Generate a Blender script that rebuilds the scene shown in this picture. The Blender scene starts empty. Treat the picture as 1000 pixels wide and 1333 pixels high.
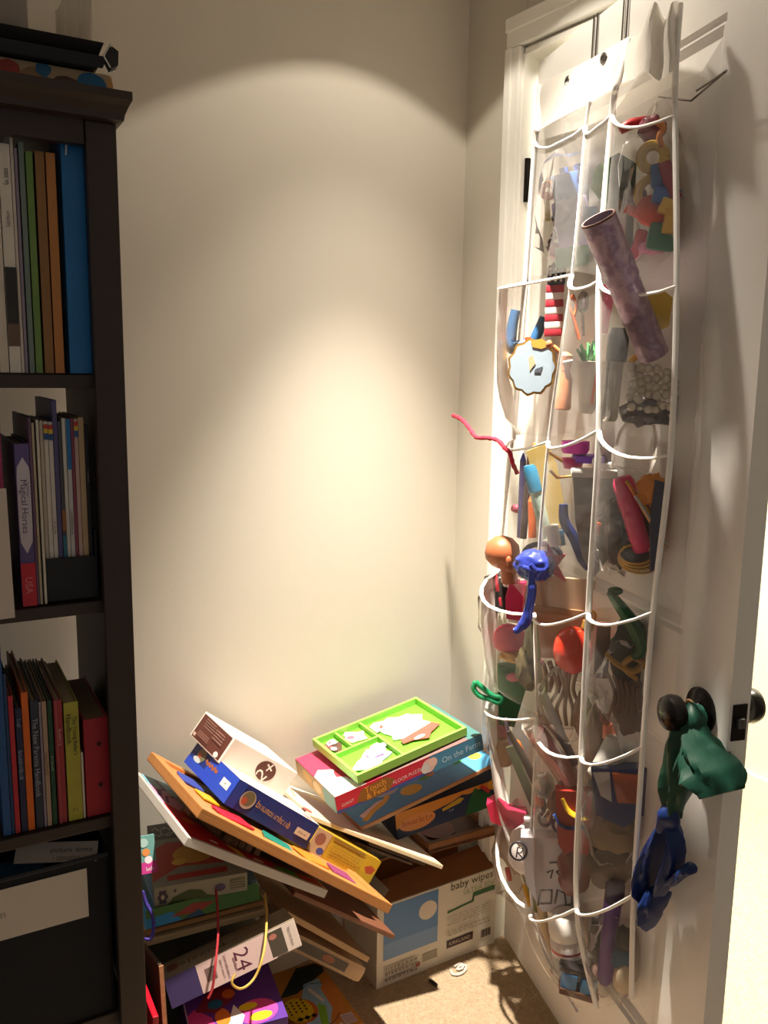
import bpy, bmesh, math, random
from mathutils import Matrix, Vector, Quaternion, noise

random.seed(7)
S = bpy.context.scene
COL = S.collection
PI = math.pi

# ------------------------------------------------------------------ camera, world, light, exposure
cam_data = bpy.data.cameras.new('camera')
cam_data.sensor_fit = 'VERTICAL'; cam_data.sensor_height = 36.0; cam_data.lens = 29.98
cam_data.clip_start = 0.02
cam = bpy.data.objects.new('camera', cam_data); COL.objects.link(cam)
_yaw, _pitch, _roll = math.radians(34), math.radians(9.3), math.radians(0.81)
_f0 = Vector((math.sin(_yaw), math.cos(_yaw), 0)); _r0 = Vector((math.cos(_yaw), -math.sin(_yaw), 0)); _u0 = Vector((0, 0, 1))
_f = _f0 * math.cos(_pitch) - _u0 * math.sin(_pitch)
_u1 = _u0 * math.cos(_pitch) + _f0 * math.sin(_pitch)
_r = _r0 * math.cos(_roll) + _u1 * math.sin(_roll)
_u = _u1 * math.cos(_roll) - _r0 * math.sin(_roll)
M = Matrix((( _r.x, _u.x, -_f.x, 0), (_r.y, _u.y, -_f.y, 0), (_r.z, _u.z, -_f.z, 1.40), (0, 0, 0, 1)))
cam.matrix_world = M
S.camera = cam

world = bpy.data.worlds.new('room_ambience'); S.world = world; world.use_nodes = True
_bg = world.node_tree.nodes['Background']
_bg.inputs['Color'].default_value = (1.0, 0.93, 0.87, 1); _bg.inputs['Strength'].default_value = 0.22

LAMP = Vector((1.0, 1.245, 2.33))
def spot(name, power, size_deg, blend, radius, color):
    d = bpy.data.lights.new(name, 'SPOT'); d.energy = power; d.spot_size = math.radians(size_deg); d.spot_blend = blend
    d.shadow_soft_size = radius; d.color = color
    o = bpy.data.objects.new(name, d); COL.objects.link(o); o.location = LAMP; return o
spot('can_lamp_spill', 10, 105.8, 0.03, 0.02, (1.0, 0.90, 0.77))
spot('can_lamp_flood', 58, 80, 1.0, 0.025, (1.0, 0.90, 0.77))
spot('can_lamp_beam', 400, 56, 1.0, 0.025, (1.0, 0.90, 0.77))
_hd = bpy.data.lights.new('hall_light', 'AREA'); _hd.energy = 60; _hd.size = 0.5; _hd.color = (1.0, 0.93, 0.78)
_ho = bpy.data.objects.new('hall_light', _hd); COL.objects.link(_ho); _ho.location = (2.0, 0.9, 2.27)

S.view_settings.view_transform = 'Standard'; S.view_settings.look = 'None'
S.view_settings.exposure = 0.12; S.view_settings.gamma = 1.0; S.view_settings.use_curve_mapping = False

# ------------------------------------------------------------------ materials
def lin(c): return tuple(((v / 12.92) if v <= 0.04045 else ((v + 0.055) / 1.055) ** 2.4) for v in c)
def hexc(h): return lin(tuple(int(h[i:i + 2], 16) / 255 for i in (0, 2, 4)))
_mats = {}
def mat(h, rough=0.55, var=0.08, metal=0.0, scale=40.0, bump=0.0, spec=0.4):
    key = (h, rough, var, metal, scale, bump, spec)
    if key in _mats: return _mats[key]
    m = bpy.data.materials.new('paint_' + h); m.use_nodes = True
    nt = m.node_tree; b = nt.nodes['Principled BSDF']; c = hexc(h)
    b.inputs['Roughness'].default_value = rough; b.inputs['Metallic'].default_value = metal
    b.inputs['Specular IOR Level'].default_value = spec
    n = nt.nodes.new('ShaderNodeTexNoise'); n.inputs['Scale'].default_value = scale; n.inputs['Detail'].default_value = 4
    tc = nt.nodes.new('ShaderNodeTexCoord'); nt.links.new(tc.outputs['Object'], n.inputs['Vector'])
    mx = nt.nodes.new('ShaderNodeMix'); mx.data_type = 'RGBA'
    mx.inputs['A'].default_value = tuple(max(0, v * (1 - var)) for v in c) + (1,)
    mx.inputs['B'].default_value = tuple(min(1, v * (1 + var)) for v in c) + (1,)
    nt.links.new(n.outputs['Fac'], mx.inputs['Factor']); nt.links.new(mx.outputs['Result'], b.inputs['Base Color'])
    if bump:
        bp = nt.nodes.new('ShaderNodeBump'); bp.inputs['Strength'].default_value = bump; bp.inputs['Distance'].default_value = 0.002
        nt.links.new(n.outputs['Fac'], bp.inputs['Height']); nt.links.new(bp.outputs['Normal'], b.inputs['Normal'])
    _mats[key] = m; return m
def wood(h1, h2, rough=0.45, scale=14.0, name='wood'):
    key = ('wood', h1, h2, rough, scale)
    if key in _mats: return _mats[key]
    m = bpy.data.materials.new(name + '_' + h1); m.use_nodes = True
    nt = m.node_tree; b = nt.nodes['Principled BSDF']; b.inputs['Roughness'].default_value = rough
    tc = nt.nodes.new('ShaderNodeTexCoord'); mp = nt.nodes.new('ShaderNodeMapping')
    mp.inputs['Scale'].default_value = (scale, scale * 6, scale * 1.2)
    nt.links.new(tc.outputs['Object'], mp.inputs['Vector'])
    n = nt.nodes.new('ShaderNodeTexNoise'); n.inputs['Scale'].default_value = 2.0; n.inputs['Detail'].default_value = 6
    nt.links.new(mp.outputs['Vector'], n.inputs['Vector'])
    mx = nt.nodes.new('ShaderNodeMix'); mx.data_type = 'RGBA'
    mx.inputs['A'].default_value = hexc(h1) + (1,); mx.inputs['B'].default_value = hexc(h2) + (1,)
    nt.links.new(n.outputs['Fac'], mx.inputs['Factor']); nt.links.new(mx.outputs['Result'], b.inputs['Base Color'])
    _mats[key] = m; return m
def vinyl(name, milk, tint='f6f2ec', rough=0.12):
    key = ('vinyl', name)
    if key in _mats: return _mats[key]
    m = bpy.data.materials.new(name); m.use_nodes = True; nt = m.node_tree
    for n in list(nt.nodes): nt.nodes.remove(n)
    out = nt.nodes.new('ShaderNodeOutputMaterial'); tr = nt.nodes.new('ShaderNodeBsdfTransparent')
    tr.inputs['Color'].default_value = (0.97, 0.96, 0.95, 1)
    pr = nt.nodes.new('ShaderNodeBsdfPrincipled'); pr.inputs['Base Color'].default_value = hexc(tint) + (1,)
    pr.inputs['Roughness'].default_value = rough
    fr = nt.nodes.new('ShaderNodeFresnel'); fr.inputs['IOR'].default_value = 1.16
    tcn = nt.nodes.new('ShaderNodeTexCoord'); ns = nt.nodes.new('ShaderNodeTexNoise')
    ns.inputs['Scale'].default_value = 22; ns.inputs['Detail'].default_value = 3
    nt.links.new(tcn.outputs['Object'], ns.inputs['Vector'])
    bp = nt.nodes.new('ShaderNodeBump'); bp.inputs['Strength'].default_value = 0.5; bp.inputs['Distance'].default_value = 0.006
    nt.links.new(ns.outputs['Fac'], bp.inputs['Height']); nt.links.new(bp.outputs['Normal'], pr.inputs['Normal'])
    ad = nt.nodes.new('ShaderNodeMath'); ad.operation = 'ADD'; ad.inputs[1].default_value = milk; ad.use_clamp = True
    nt.links.new(fr.outputs['Fac'], ad.inputs[0])
    mx = nt.nodes.new('ShaderNodeMixShader')
    nt.links.new(ad.outputs[0], mx.inputs['Fac']); nt.links.new(tr.outputs[0], mx.inputs[1]); nt.links.new(pr.outputs[0], mx.inputs[2])
    nt.links.new(mx.outputs[0], out.inputs['Surface'])
    _mats[key] = m; return m
def fine_wall(name, h, bump=0.15, scale=220):
    m = bpy.data.materials.new(name); m.use_nodes = True; nt = m.node_tree; b = nt.nodes['Principled BSDF']
    b.inputs['Roughness'].default_value = 0.75; b.inputs['Specular IOR Level'].default_value = 0.25
    tc = nt.nodes.new('ShaderNodeTexCoord'); n = nt.nodes.new('ShaderNodeTexNoise'); n.inputs['Scale'].default_value = scale
    n.inputs['Detail'].default_value = 3; nt.links.new(tc.outputs['Object'], n.inputs['Vector'])
    n2 = nt.nodes.new('ShaderNodeTexNoise'); n2.inputs['Scale'].default_value = 2.2; nt.links.new(tc.outputs['Object'], n2.inputs['Vector'])
    c = hexc(h); mx = nt.nodes.new('ShaderNodeMix'); mx.data_type = 'RGBA'
    mx.inputs['A'].default_value = tuple(v * 0.97 for v in c) + (1,); mx.inputs['B'].default_value = tuple(v * 1.03 for v in c) + (1,)
    nt.links.new(n2.outputs['Fac'], mx.inputs['Factor']); nt.links.new(mx.outputs['Result'], b.inputs['Base Color'])
    bp = nt.nodes.new('ShaderNodeBump'); bp.inputs['Strength'].default_value = bump; bp.inputs['Distance'].default_value = 0.001
    nt.links.new(n.outputs['Fac'], bp.inputs['Height']); nt.links.new(bp.outputs['Normal'], b.inputs['Normal'])
    return m
def carpet_mat(name, h1, h2):
    m = bpy.data.materials.new(name); m.use_nodes = True; nt = m.node_tree; b = nt.nodes['Principled BSDF']
    b.inputs['Roughness'].default_value = 0.95; b.inputs['Specular IOR Level'].default_value = 0.1
    tc = nt.nodes.new('ShaderNodeTexCoord'); v = nt.nodes.new('ShaderNodeTexVoronoi'); v.inputs['Scale'].default_value = 170
    nt.links.new(tc.outputs['Object'], v.inputs['Vector'])
    n = nt.nodes.new('ShaderNodeTexNoise'); n.inputs['Scale'].default_value = 60; nt.links.new(tc.outputs['Object'], n.inputs['Vector'])
    mx = nt.nodes.new('ShaderNodeMix'); mx.data_type = 'RGBA'
    mx.inputs['A'].default_value = hexc(h1) + (1,); mx.inputs['B'].default_value = hexc(h2) + (1,)
    nt.links.new(n.outputs['Fac'], mx.inputs['Factor']); nt.links.new(mx.outputs['Result'], b.inputs['Base Color'])
    bp = nt.nodes.new('ShaderNodeBump'); bp.inputs['Strength'].default_value = 0.9; bp.inputs['Distance'].default_value = 0.006; bp.invert = True
    nt.links.new(v.outputs['Distance'], bp.inputs['Height']); nt.links.new(bp.outputs['Normal'], b.inputs['Normal'])
    return m
def emit(name, h, strength):
    m = bpy.data.materials.new(name); m.use_nodes = True; nt = m.node_tree; b = nt.nodes['Principled BSDF']
    b.inputs['Emission Color'].default_value = hexc(h) + (1,); b.inputs['Emission Strength'].default_value = strength
    return m

# ------------------------------------------------------------------ mesh helpers
def addbox(bm, c, d, rot=None, bevel=0.0):
    r = bmesh.ops.create_cube(bm, size=1.0); vs = r['verts']
    bmesh.ops.scale(bm, vec=d, verts=vs)
    if bevel > 0:
        es = {e for v in vs for e in v.link_edges}
        rr = bmesh.ops.bevel(bm, geom=list(es), offset=min(bevel, min(d) * 0.45), segments=2, affect='EDGES', profile=0.6)
        vs = list({v for f in rr['faces'] for v in f.verts} | {v for v in vs if v.is_valid})
    if rot is not None: bmesh.ops.rotate(bm, cent=(0, 0, 0), matrix=rot, verts=vs)
    bmesh.ops.translate(bm, vec=c, verts=vs)
    return vs
def frames(pts):
    pts = [Vector(p) for p in pts]; n = len(pts); T = []
    for i in range(n):
        t = pts[min(i + 1, n - 1)] - pts[max(i - 1, 0)]
        T.append(t.normalized() if t.length > 1e-9 else Vector((0, 0, 1)))
    up = Vector((0, 0, 1)) if abs(T[0].z) < 0.9 else Vector((0, 1, 0))
    N = []
    nrm = T[0].cross(up).normalized()
    for i in range(n):
        nrm = (nrm - T[i] * nrm.dot(T[i]))
        nrm = nrm.normalized() if nrm.length > 1e-6 else T[i].orthogonal().normalized()
        N.append(nrm.copy())
    return pts, T, N
def addtube(bm, pts, rad, seg=8, closed=False, flat=1.0):
    if not hasattr(rad, '__len__'): rad = [rad] * len(pts)
    if closed: pts = list(pts) + [pts[0]]; rad = list(rad) + [rad[0]]
    P, T, N = frames(pts); rings = []
    for p, t, n, r in zip(P, T, N, rad):
        b = t.cross(n)
        rings.append([bm.verts.new(p + n * (r * math.cos(2 * PI * k / seg)) + b * (r * flat * math.sin(2 * PI * k / seg))) for k in range(seg)])
    for a, b in zip(rings, rings[1:]):
        for k in range(seg): bm.faces.new((a[k], a[(k + 1) % seg], b[(k + 1) % seg], b[k]))
    if not closed:
        bm.faces.new(rings[0][::-1]); bm.faces.new(rings[-1])
def addlathe(bm, prof, c=(0, 0, 0), rot=None, seg=16):
    vs = []; rings = []
    for r, z in prof:
        rings.append([bm.verts.new((max(r, 1e-5) * math.cos(2 * PI * k / seg), max(r, 1e-5) * math.sin(2 * PI * k / seg), z)) for k in range(seg)])
        vs += rings[-1]
    for a, b in zip(rings, rings[1:]):
        for k in range(seg): bm.faces.new((a[k], a[(k + 1) % seg], b[(k + 1) % seg], b[k]))
    bm.faces.new(rings[0][::-1]); bm.faces.new(rings[-1])
    if rot is not None: bmesh.ops.rotate(bm, cent=(0, 0, 0), matrix=rot, verts=vs)
    bmesh.ops.translate(bm, vec=c, verts=vs)
def addblob(bm, c, r, lump=0.0, freq=3.0, sub=2, seed=0.0, rot=None):
    res = bmesh.ops.create_icosphere(bm, subdivisions=sub, radius=1.0); vs = res['verts']
    for v in vs:
        k = 1.0 + lump * noise.noise(Vector(v.co) * freq + Vector((seed, seed * 1.7, 3.1)))
        v.co = Vector((v.co.x * r[0] * k, v.co.y * r[1] * k, v.co.z * r[2] * k))
    if rot is not None: bmesh.ops.rotate(bm, cent=(0, 0, 0), matrix=rot, verts=vs)
    bmesh.ops.translate(bm, vec=c, verts=vs)
def addslab(bm, outline, y0, y1):
    """outline in xz, thickness along y"""
    a = [bm.verts.new((x, y0, z)) for x, z in outline]; b = [bm.verts.new((x, y1, z)) for x, z in outline]
    bm.faces.new(a); bm.faces.new(b[::-1]); n = len(a)
    for i in range(n): bm.faces.new((a[i], b[i], b[(i + 1) % n], a[(i + 1) % n]))
def addgrid(bm, P, thick=0.0):
    """P[i][j] grid of points -> sheet"""
    V = [[bm.verts.new(p) for p in row] for row in P]
    for i in range(len(V) - 1):
        for j in range(len(V[0]) - 1): bm.faces.new((V[i][j], V[i][j + 1], V[i + 1][j + 1], V[i + 1][j]))
def RY(deg): return Matrix.Rotation(math.radians(deg), 3, 'Y')
def RX(deg): return Matrix.Rotation(math.radians(deg), 3, 'X')
def RZ(deg): return Matrix.Rotation(math.radians(deg), 3, 'Z')
def smoothline(pts, n=4):
    pts = [Vector(p) for p in pts]; out = []
    for i in range(len(pts) - 1):
        p0, p1, p2, p3 = pts[max(i - 1, 0)], pts[i], pts[i + 1], pts[min(i + 2, len(pts) - 1)]
        for k in range(n):
            t = k / n
            out.append(0.5 * ((2 * p1) + (p2 - p0) * t + (2 * p0 - 5 * p1 + 4 * p2 - p3) * t * t + (3 * p1 - p0 - 3 * p2 + p3) * t ** 3))
    out.append(pts[-1]); return out
def finish(bm, name, material, smooth=False):
    bmesh.ops.recalc_face_normals(bm, faces=bm.faces[:])
    me = bpy.data.meshes.new(name); bm.to_mesh(me); bm.free()
    for m in (material if isinstance(material, (list, tuple)) else [material]): me.materials.append(m)
    if smooth:
        for p in me.polygons: p.use_smooth = True
        try: me.set_sharp_from_angle(angle=math.radians(40))
        except Exception: pass
    return me
def ob(name, bm, material, parent=None, smooth=False):
    o = bpy.data.objects.new(name, finish(bm, name, material, smooth)); COL.objects.link(o)
    if parent is not None: o.parent = parent
    return o
def tag(o, label, cat, group=None):
    o['label'] = label; o['category'] = cat
    if group: o['group'] = group
    return o
def struct(o): o['kind'] = 'structure'; return o
def empty(name, loc=(0, 0, 0), rz=0.0):
    o = bpy.data.objects.new(name, None); COL.objects.link(o); o.location = loc; o.rotation_euler = (0, 0, rz)
    o.empty_display_size = 0.05; return o
def boxob(name, c, d, material, parent=None, bevel=0.0, rot=None):
    bm = bmesh.new(); addbox(bm, (0, 0, 0) if parent is None else c, d, rot, bevel)
    o = ob(name, bm, material, parent)
    if parent is None: o.location = c
    return o

# flat print: many flat shapes of one face in one mesh
_tc = {}
def text_geo(s):
    if s in _tc: return _tc[s]
    cu = bpy.data.curves.new('lettering', 'FONT'); cu.body = s; cu.size = 1.0; cu.resolution_u = 2
    o = bpy.data.objects.new('lettering', cu); COL.objects.link(o)
    bpy.context.view_layer.update()
    me = bpy.data.meshes.new_from_object(o.evaluated_get(bpy.context.evaluated_depsgraph_get()))
    vs = [(v.co.x, v.co.y) for v in me.vertices]; fs = [tuple(p.vertices) for p in me.polygons]
    bpy.data.objects.remove(o); bpy.data.curves.remove(cu); bpy.data.meshes.remove(me)
    xs = [v[0] for v in vs] or [0]; ys = [v[1] for v in vs] or [0]
    x0, x1, y0, y1 = min(xs), max(xs), min(ys), max(ys); w, h = max(x1 - x0, 1e-6), max(y1 - y0, 1e-6)
    _tc[s] = ([((x - x0) / w - 0.5, (y - y0) / h - 0.5) for x, y in vs], fs, w / h); return _tc[s]
def printed(parent, face, dims, items, name='print', rough=0.45, lift=0.0007, center=(0, 0, 0)):
    """items on one face of a centred box; u,v run 0..1 over the face as seen from outside"""
    dx, dy, dz = dims; c = Vector(center)
    fr = {'front': (Vector((-dx / 2, -dy / 2, -dz / 2)), Vector((dx, 0, 0)), Vector((0, 0, dz)), Vector((0, -1, 0))),
          'left': (Vector((-dx / 2, dy / 2, -dz / 2)), Vector((0, -dy, 0)), Vector((0, 0, dz)), Vector((-1, 0, 0))),
          'right': (Vector((dx / 2, -dy / 2, -dz / 2)), Vector((0, dy, 0)), Vector((0, 0, dz)), Vector((1, 0, 0))),
          'top': (Vector((-dx / 2, -dy / 2, dz / 2)), Vector((dx, 0, 0)), Vector((0, dy, 0)), Vector((0, 0, 1)))}[face]
    O, U, Vv, N = fr; lu, lv = U.length, Vv.length; verts = []; faces = []; mi = []; mats = []
    for q, it in enumerate(items):
        kind = it[0]; h = it[-1]; m = mat(h, rough, 0.05)
        if m not in mats: mats.append(m)
        idx = mats.index(m); lift_q = lift + q * 0.00006
        if kind == 'rect': pts = [(it[1], it[2]), (it[3], it[2]), (it[3], it[4]), (it[1], it[4])]; polys = [list(range(4))]
        elif kind == 'ell':
            pts = [(it[1] + it[3] * math.cos(2 * PI * k / 20), it[2] + it[4] * math.sin(2 * PI * k / 20)) for k in range(20)]; polys = [list(range(20))]
        elif kind == 'poly': pts = it[1]; polys = [list(range(len(pts)))]
        elif kind == 'line':                      # it: pts, width (fraction of v length), colour
            P2 = [Vector((a * lu, b * lv, 0)) for a, b in it[1]]; w = it[2] * lv / 2; pts = []; polys = []
            for i, p in enumerate(P2):
                t = (P2[min(i + 1, len(P2) - 1)] - P2[max(i - 1, 0)]).normalized(); nn = Vector((-t.y, t.x, 0)) * w
                pts += [((p + nn).x / lu, (p + nn).y / lv), ((p - nn).x / lu, (p - nn).y / lv)]
            polys = [[2 * i, 2 * i + 1, 2 * i + 3, 2 * i + 2] for i in range(len(P2) - 1)]
        elif kind == 'text':                      # it: string, u, v, height (m), rotation deg, colour
            tv, tf, asp = text_geo(it[1]); hh = it[4]; a = math.radians(it[5]); pts = []
            for x, y in tv:
                X, Y = x * hh * asp, y * hh
                pts.append((it[2] + (X * math.cos(a) - Y * math.sin(a)) / lu, it[3] + (X * math.sin(a) + Y * math.cos(a)) / lv))
            polys = tf
        elif kind == 'mark':                      # unreadable lettering: glyph count, u, v, height (m), rotation deg, colour
            n, hh, a = it[1], it[4], math.radians(it[5]); rg = random.Random(n * 31 + int(it[2] * 997)); pts = []; polys = []; X = -n * hh * .33
            def bar(x0, y0, x1, y1):
                k0 = len(pts)
                for x, y in ((x0, y0), (x1, y0), (x1, y1), (x0, y1)): pts.append((it[2] + (x * math.cos(a) - y * math.sin(a)) / lu, it[3] + (x * math.sin(a) + y * math.cos(a)) / lv))
                polys.append([k0, k0 + 1, k0 + 2, k0 + 3])
            for g in range(n):
                w = hh * rg.uniform(.4, .6); t = hh * .13; top = hh * (.5 if g == 0 or rg.random() < .25 else .15)
                bar(X, -hh * .5, X + t, top)
                if rg.random() < .75: bar(X + w - t, -hh * .5, X + w, hh * .15)
                if rg.random() < .7: bar(X + t, hh * .15 - t, X + w - t, hh * .15)
                if rg.random() < .6: bar(X + t, -hh * .5, X + w - t, -hh * .5 + t)
                X += w + hh * .16
        b = len(verts)
        for u, v in pts: verts.append(tuple(c + O + U * u + Vv * v + N * lift_q))
        for p in polys: faces.append([b + i for i in p]); mi.append(idx)
    me = bpy.data.meshes.new(name); me.from_pydata(verts, [], faces)
    for m in mats: me.materials.append(m)
    for p, i in zip(me.polygons, mi): p.material_index = i
    o = bpy.data.objects.new(name, me); COL.objects.link(o); o.parent = parent; o['kind'] = 'stuff'; return o
def scribble(n, u0, v0, u1, v1, h, hgt=0.3):
    """rows of fine print"""
    out = []
    for i in range(n):
        v = v0 + (v1 - v0) * (i + 0.5) / n; a = u0; 
        while a < u1 - 0.01:
            w = random.uniform(0.04, 0.13) * (u1 - u0); out.append(('rect', a, v - hgt * (v1 - v0) / n / 2, min(a + w, u1), v + hgt * (v1 - v0) / n / 2, h)); a += w + 0.03 * (u1 - u0)
    return out

# ------------------------------------------------------------------ room shell
XR, YB, ZC = 1.326, 1.645, 2.30
wall_m = fine_wall('wall_paint', 'c9c2b4'); trim_m = mat('f2efe6', 0.4, 0.02); door_m = mat('efece6', 0.38, 0.02)
carpet = carpet_mat('carpet_loop', 'b39a7c', 'c8b193')
hall_m = fine_wall('hall_paint', 'f4efe0')
def shell(name, c, d, m):
    return struct(boxob(name, c, d, m))
shell('wall_back', (-0.24, YB + 0.05, 1.15), (3.36, 0.10, 2.30), wall_m)
shell('wall_right', (XR + 0.055, (1.452 + YB + 0.1) / 2, 1.15), (0.11, YB + 0.1 - 1.452, 2.30), wall_m)
shell('wall_right_near', (XR + 0.055, -0.42, 1.15), (0.11, 2.13, 2.30), wall_m)
shell('wall_right_header', (XR + 0.055, 1.048, 2.185), (0.11, 0.806, 0.23), wall_m)
shell('floor', (0.5, 0.4, -0.05), (5.2, 3.4, 0.10), carpet)
cl = bmesh.new()
for (x0, x1, y0, y1) in ((-2.1, 0.93, -1.5, 1.8), (1.07, 3.1, -1.5, 1.8), (0.93, 1.07, -1.5, 1.175), (0.93, 1.07, 1.315, 1.8)):
    addbox(cl, ((x0 + x1) / 2, (y0 + y1) / 2, ZC + 0.05), (x1 - x0, y1 - y0, 0.10))
struct(ob('ceiling', cl, fine_wall('ceiling_paint', 'e8e4da')))
shell('wall_hall', (2.57, 0.6, 1.15), (0.10, 2.6, 2.30), hall_m)
shell('wall_hall_end', (1.98, 1.90, 1.15), (1.28, 0.10, 2.30), hall_m)
shell('baseboard_hall', (2.511, 0.55, 0.05), (0.018, 2.4, 0.10), trim_m)
shell('floor_hall', (1.98, 0.6, -0.02), (1.08, 2.5, 0.05), carpet_mat('hall_carpet', 'e6d9b4', 'f0e6c6'))
shell('baseboard_back', (0.82, YB - 0.008, 0.045), (0.98, 0.016, 0.09), trim_m)
shell('baseboard_right', (XR - 0.008, 1.57, 0.045), (0.016, 0.15, 0.09), trim_m)
# casing round the doorway, stepped moulding
def casing(name, c, d, step_axis):
    bm = bmesh.new(); addbox(bm, c, d, None, 0.003)
    d2 = list(d); c2 = list(c); d2[0] = d[0] * 0.5; c2[0] = c[0] - d[0] * 0.5
    d2[step_axis] = d[step_axis] * 0.45
    c2[step_axis] += d[step_axis] * (0.25)
    addbox(bm, c2, d2, None, 0.002)
    return struct(ob(name, bm, trim_m))
casing('trim_1', (XR - 0.009, 1.4735, 1.0430), (0.018, 0.043, 2.086), 1)
casing('trim_2', (XR - 0.009, 1.05, 2.118), (0.018, 0.89, 0.062), 2)
bm = bmesh.new(); addbox(bm, (XR + 0.055, 1.4485, 1.035), (0.125, 0.007, 2.07)); addbox(bm, (XR + 0.055, 1.045, 2.073), (0.125, 0.80, 0.012)); addbox(bm, (XR + 0.076, 1.430, 1.035), (0.014, 0.032, 2.07))
struct(ob('trim_3', bm, trim_m))
# recessed ceiling lamp
can = empty('recessed_ceiling_light', (LAMP.x, LAMP.y, ZC))
bm = bmesh.new(); addlathe(bm, [(0.066, 0.10), (0.066, 0.0), (0.085, -0.004), (0.085, 0.0), (0.070, 0.003), (0.070, 0.10)], seg=28); 
bmesh.ops.delete(bm, geom=[f for f in bm.faces if len(f.verts) > 4], context='FACES_ONLY')
ob('trim_ring', bm, mat('f0eee8', 0.3, 0.02), can, True)
bm = bmesh.new(); addlathe(bm, [(0.02, 0.075), (0.04, 0.055), (0.045, 0.05), (0.0, 0.047)], seg=20)
ob('bulb', bm, emit('bulb_glow', 'ffe3b8', 6.0), can, True)
tag(can, 'round white recessed ceiling light above the toy pile', 'ceiling light')

# ------------------------------------------------------------------ door
HG = Vector((1.345, 1.43, 0)); DA = math.radians(18.8); DRZ = -(PI / 2 + DA)
DU = Vector((-math.sin(DA), -math.cos(DA), 0)); DN = Vector((-math.cos(DA), math.sin(DA), 0))
def dw(p): return HG + DU * p[0] + DN * p[1] + Vector((0, 0, p[2]))          # door coordinates -> world
def dl(p): return Vector((p[0], -p[1], p[2]))                               # door coordinates -> door-local
door = empty('door_1', (HG.x, HG.y, 0.0), DRZ); struct(door)
DWI, DTH, DZ0, DZ1 = 0.765, 0.035, 0.012, 2.052
bm = bmesh.new()
def panelled(bm, holes):
    us = sorted({0.0, DWI} | {h[0] for h in holes} | {h[1] for h in holes}); zs = sorted({DZ0, DZ1} | {h[2] for h in holes} | {h[3] for h in holes})
    for i in range(len(us) - 1):
        for j in range(len(zs) - 1):
            uu = (us[i] + us[i + 1]) / 2; zz = (zs[j] + zs[j + 1]) / 2
            if any(h[0] < uu < h[1] and h[2] < zz < h[3] for h in holes): continue
            addbox(bm, (uu, DTH / 2, zz), (us[i + 1] - us[i], DTH, zs[j + 1] - zs[j]))
holes = [(0.115, 0.637, 0.99, 1.917), (0.115, 0.637, 0.23, 0.80)]
panelled(bm, holes); bmesh.ops.remove_doubles(bm, verts=bm.verts[:], dist=1e-5)
ob('door_frame', bm, door_m, door)
for (u0, u1, z0, z1) in holes:
    pts = []
    bm = bmesh.new()
    prof = [(0.0, 0.0), (0.006, 0.006), (0.012, 0.005), (0.020, 0.010), (0.024, 0.013), (0.060, 0.006)]
    rings = []
    for e, dep in prof:
        rings.append([bm.verts.new(v) for v in ((u0 + e, dep, z0 + e), (u1 - e, dep, z0 + e), (u1 - e, dep, z1 - e), (u0 + e, dep, z1 - e))])
    for a, b in zip(rings, rings[1:]):
        for k in range(4): bm.faces.new((a[k], a[(k + 1) % 4], b[(k + 1) % 4], b[k]))
    bm.faces.new(rings[-1])
    addbox(bm, ((u0 + u1) / 2, DTH * 0.7, (z0 + z1) / 2), (u1 - u0, DTH * 0.5, z1 - z0))
    ob('door_panel', bm, door_m, door)
dark_metal = mat('241f1c', 0.3, 0.1, 0.6)
for zc in (1.815, 0.30):
    bm = bmesh.new(); addtube(bm, [(-0.009, -0.014, zc - 0.045), (-0.009, -0.014, zc + 0.045)], 0.0068, 10); addbox(bm, (-0.004, 0.004, zc), (0.004, 0.026, 0.088))
    ob('hinge', bm, dark_metal, door)
def knob_geo(sign, y0):
    bm = bmesh.new(); prof = [(0.036, 0), (0.036, 0.004), (0.030, 0.008), (0.014, 0.010), (0.011, 0.030), (0.018, 0.036), (0.027, 0.042), (0.029, 0.052), (0.026, 0.062), (0.017, 0.067), (0.0, 0.068)]
    addlathe(bm, prof, (0.700, y0, 0.888), RX(90 if sign < 0 else -90), 24); return bm
ob('knob', knob_geo(-1, 0.0), mat('1c1917', 0.22, 0.1, 0.5), door, True)
ob('knob', knob_geo(1, DTH), mat('1c1917', 0.22, 0.1, 0.5), door, True)
bm = bmesh.new(); addbox(bm, (DWI + 0.0006, DTH / 2, 0.893), (0.0024, 0.025, 0.057), None, 0.001)
lp = ob('latch_plate', bm, dark_metal, door)
bm = bmesh.new(); addbox(bm, (DWI + 0.004, DTH / 2, 0.893), (0.008, 0.012, 0.016), None, 0.002); ob('latch_bolt', bm, mat('6b6a68', 0.3, 0.05, 0.8), lp)

# ------------------------------------------------------------------ bookcase
BKO = Vector((0.3627, 1.1738, 0)); BKR = math.radians(-5)
BX = Vector((math.cos(BKR), math.sin(BKR), 0)); BY = Vector((-math.sin(BKR), math.cos(BKR), 0))
def bw(lx, ly, z): return BKO + BX * lx + BY * ly + Vector((0, 0, z))
bk = empty('bookcase', BKO, BKR)
tag(bk, 'dark espresso wooden bookcase with crown moulding standing against the wall', 'bookcase')
dkw = wood('2a1d17', '33251d', 0.5); BWD, BDP = 0.74, 0.37
def bpart(name, c, d, bev=0.002): return boxob(name, c, d, dkw, bk, bev)
bpart('side_panel', (-0.012, BDP / 2 + 0.01, 0.86), (0.020, BDP - 0.02, 1.70)); bpart('side_panel', (-BWD + 0.012, BDP / 2 + 0.01, 0.86), (0.020, BDP - 0.02, 1.70))
bpart('stile', (-0.0195, 0.009, 0.857), (0.039, 0.018, 1.714)); bpart('stile', (-BWD + 0.0195, 0.009, 0.857), (0.039, 0.018, 1.714))
bpart('top_rail', (-BWD / 2, 0.010, 1.701), (BWD - 0.08, 0.016, 0.034))
SH = [1.392, 1.075, 0.745, 0.42, 0.09]
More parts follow.
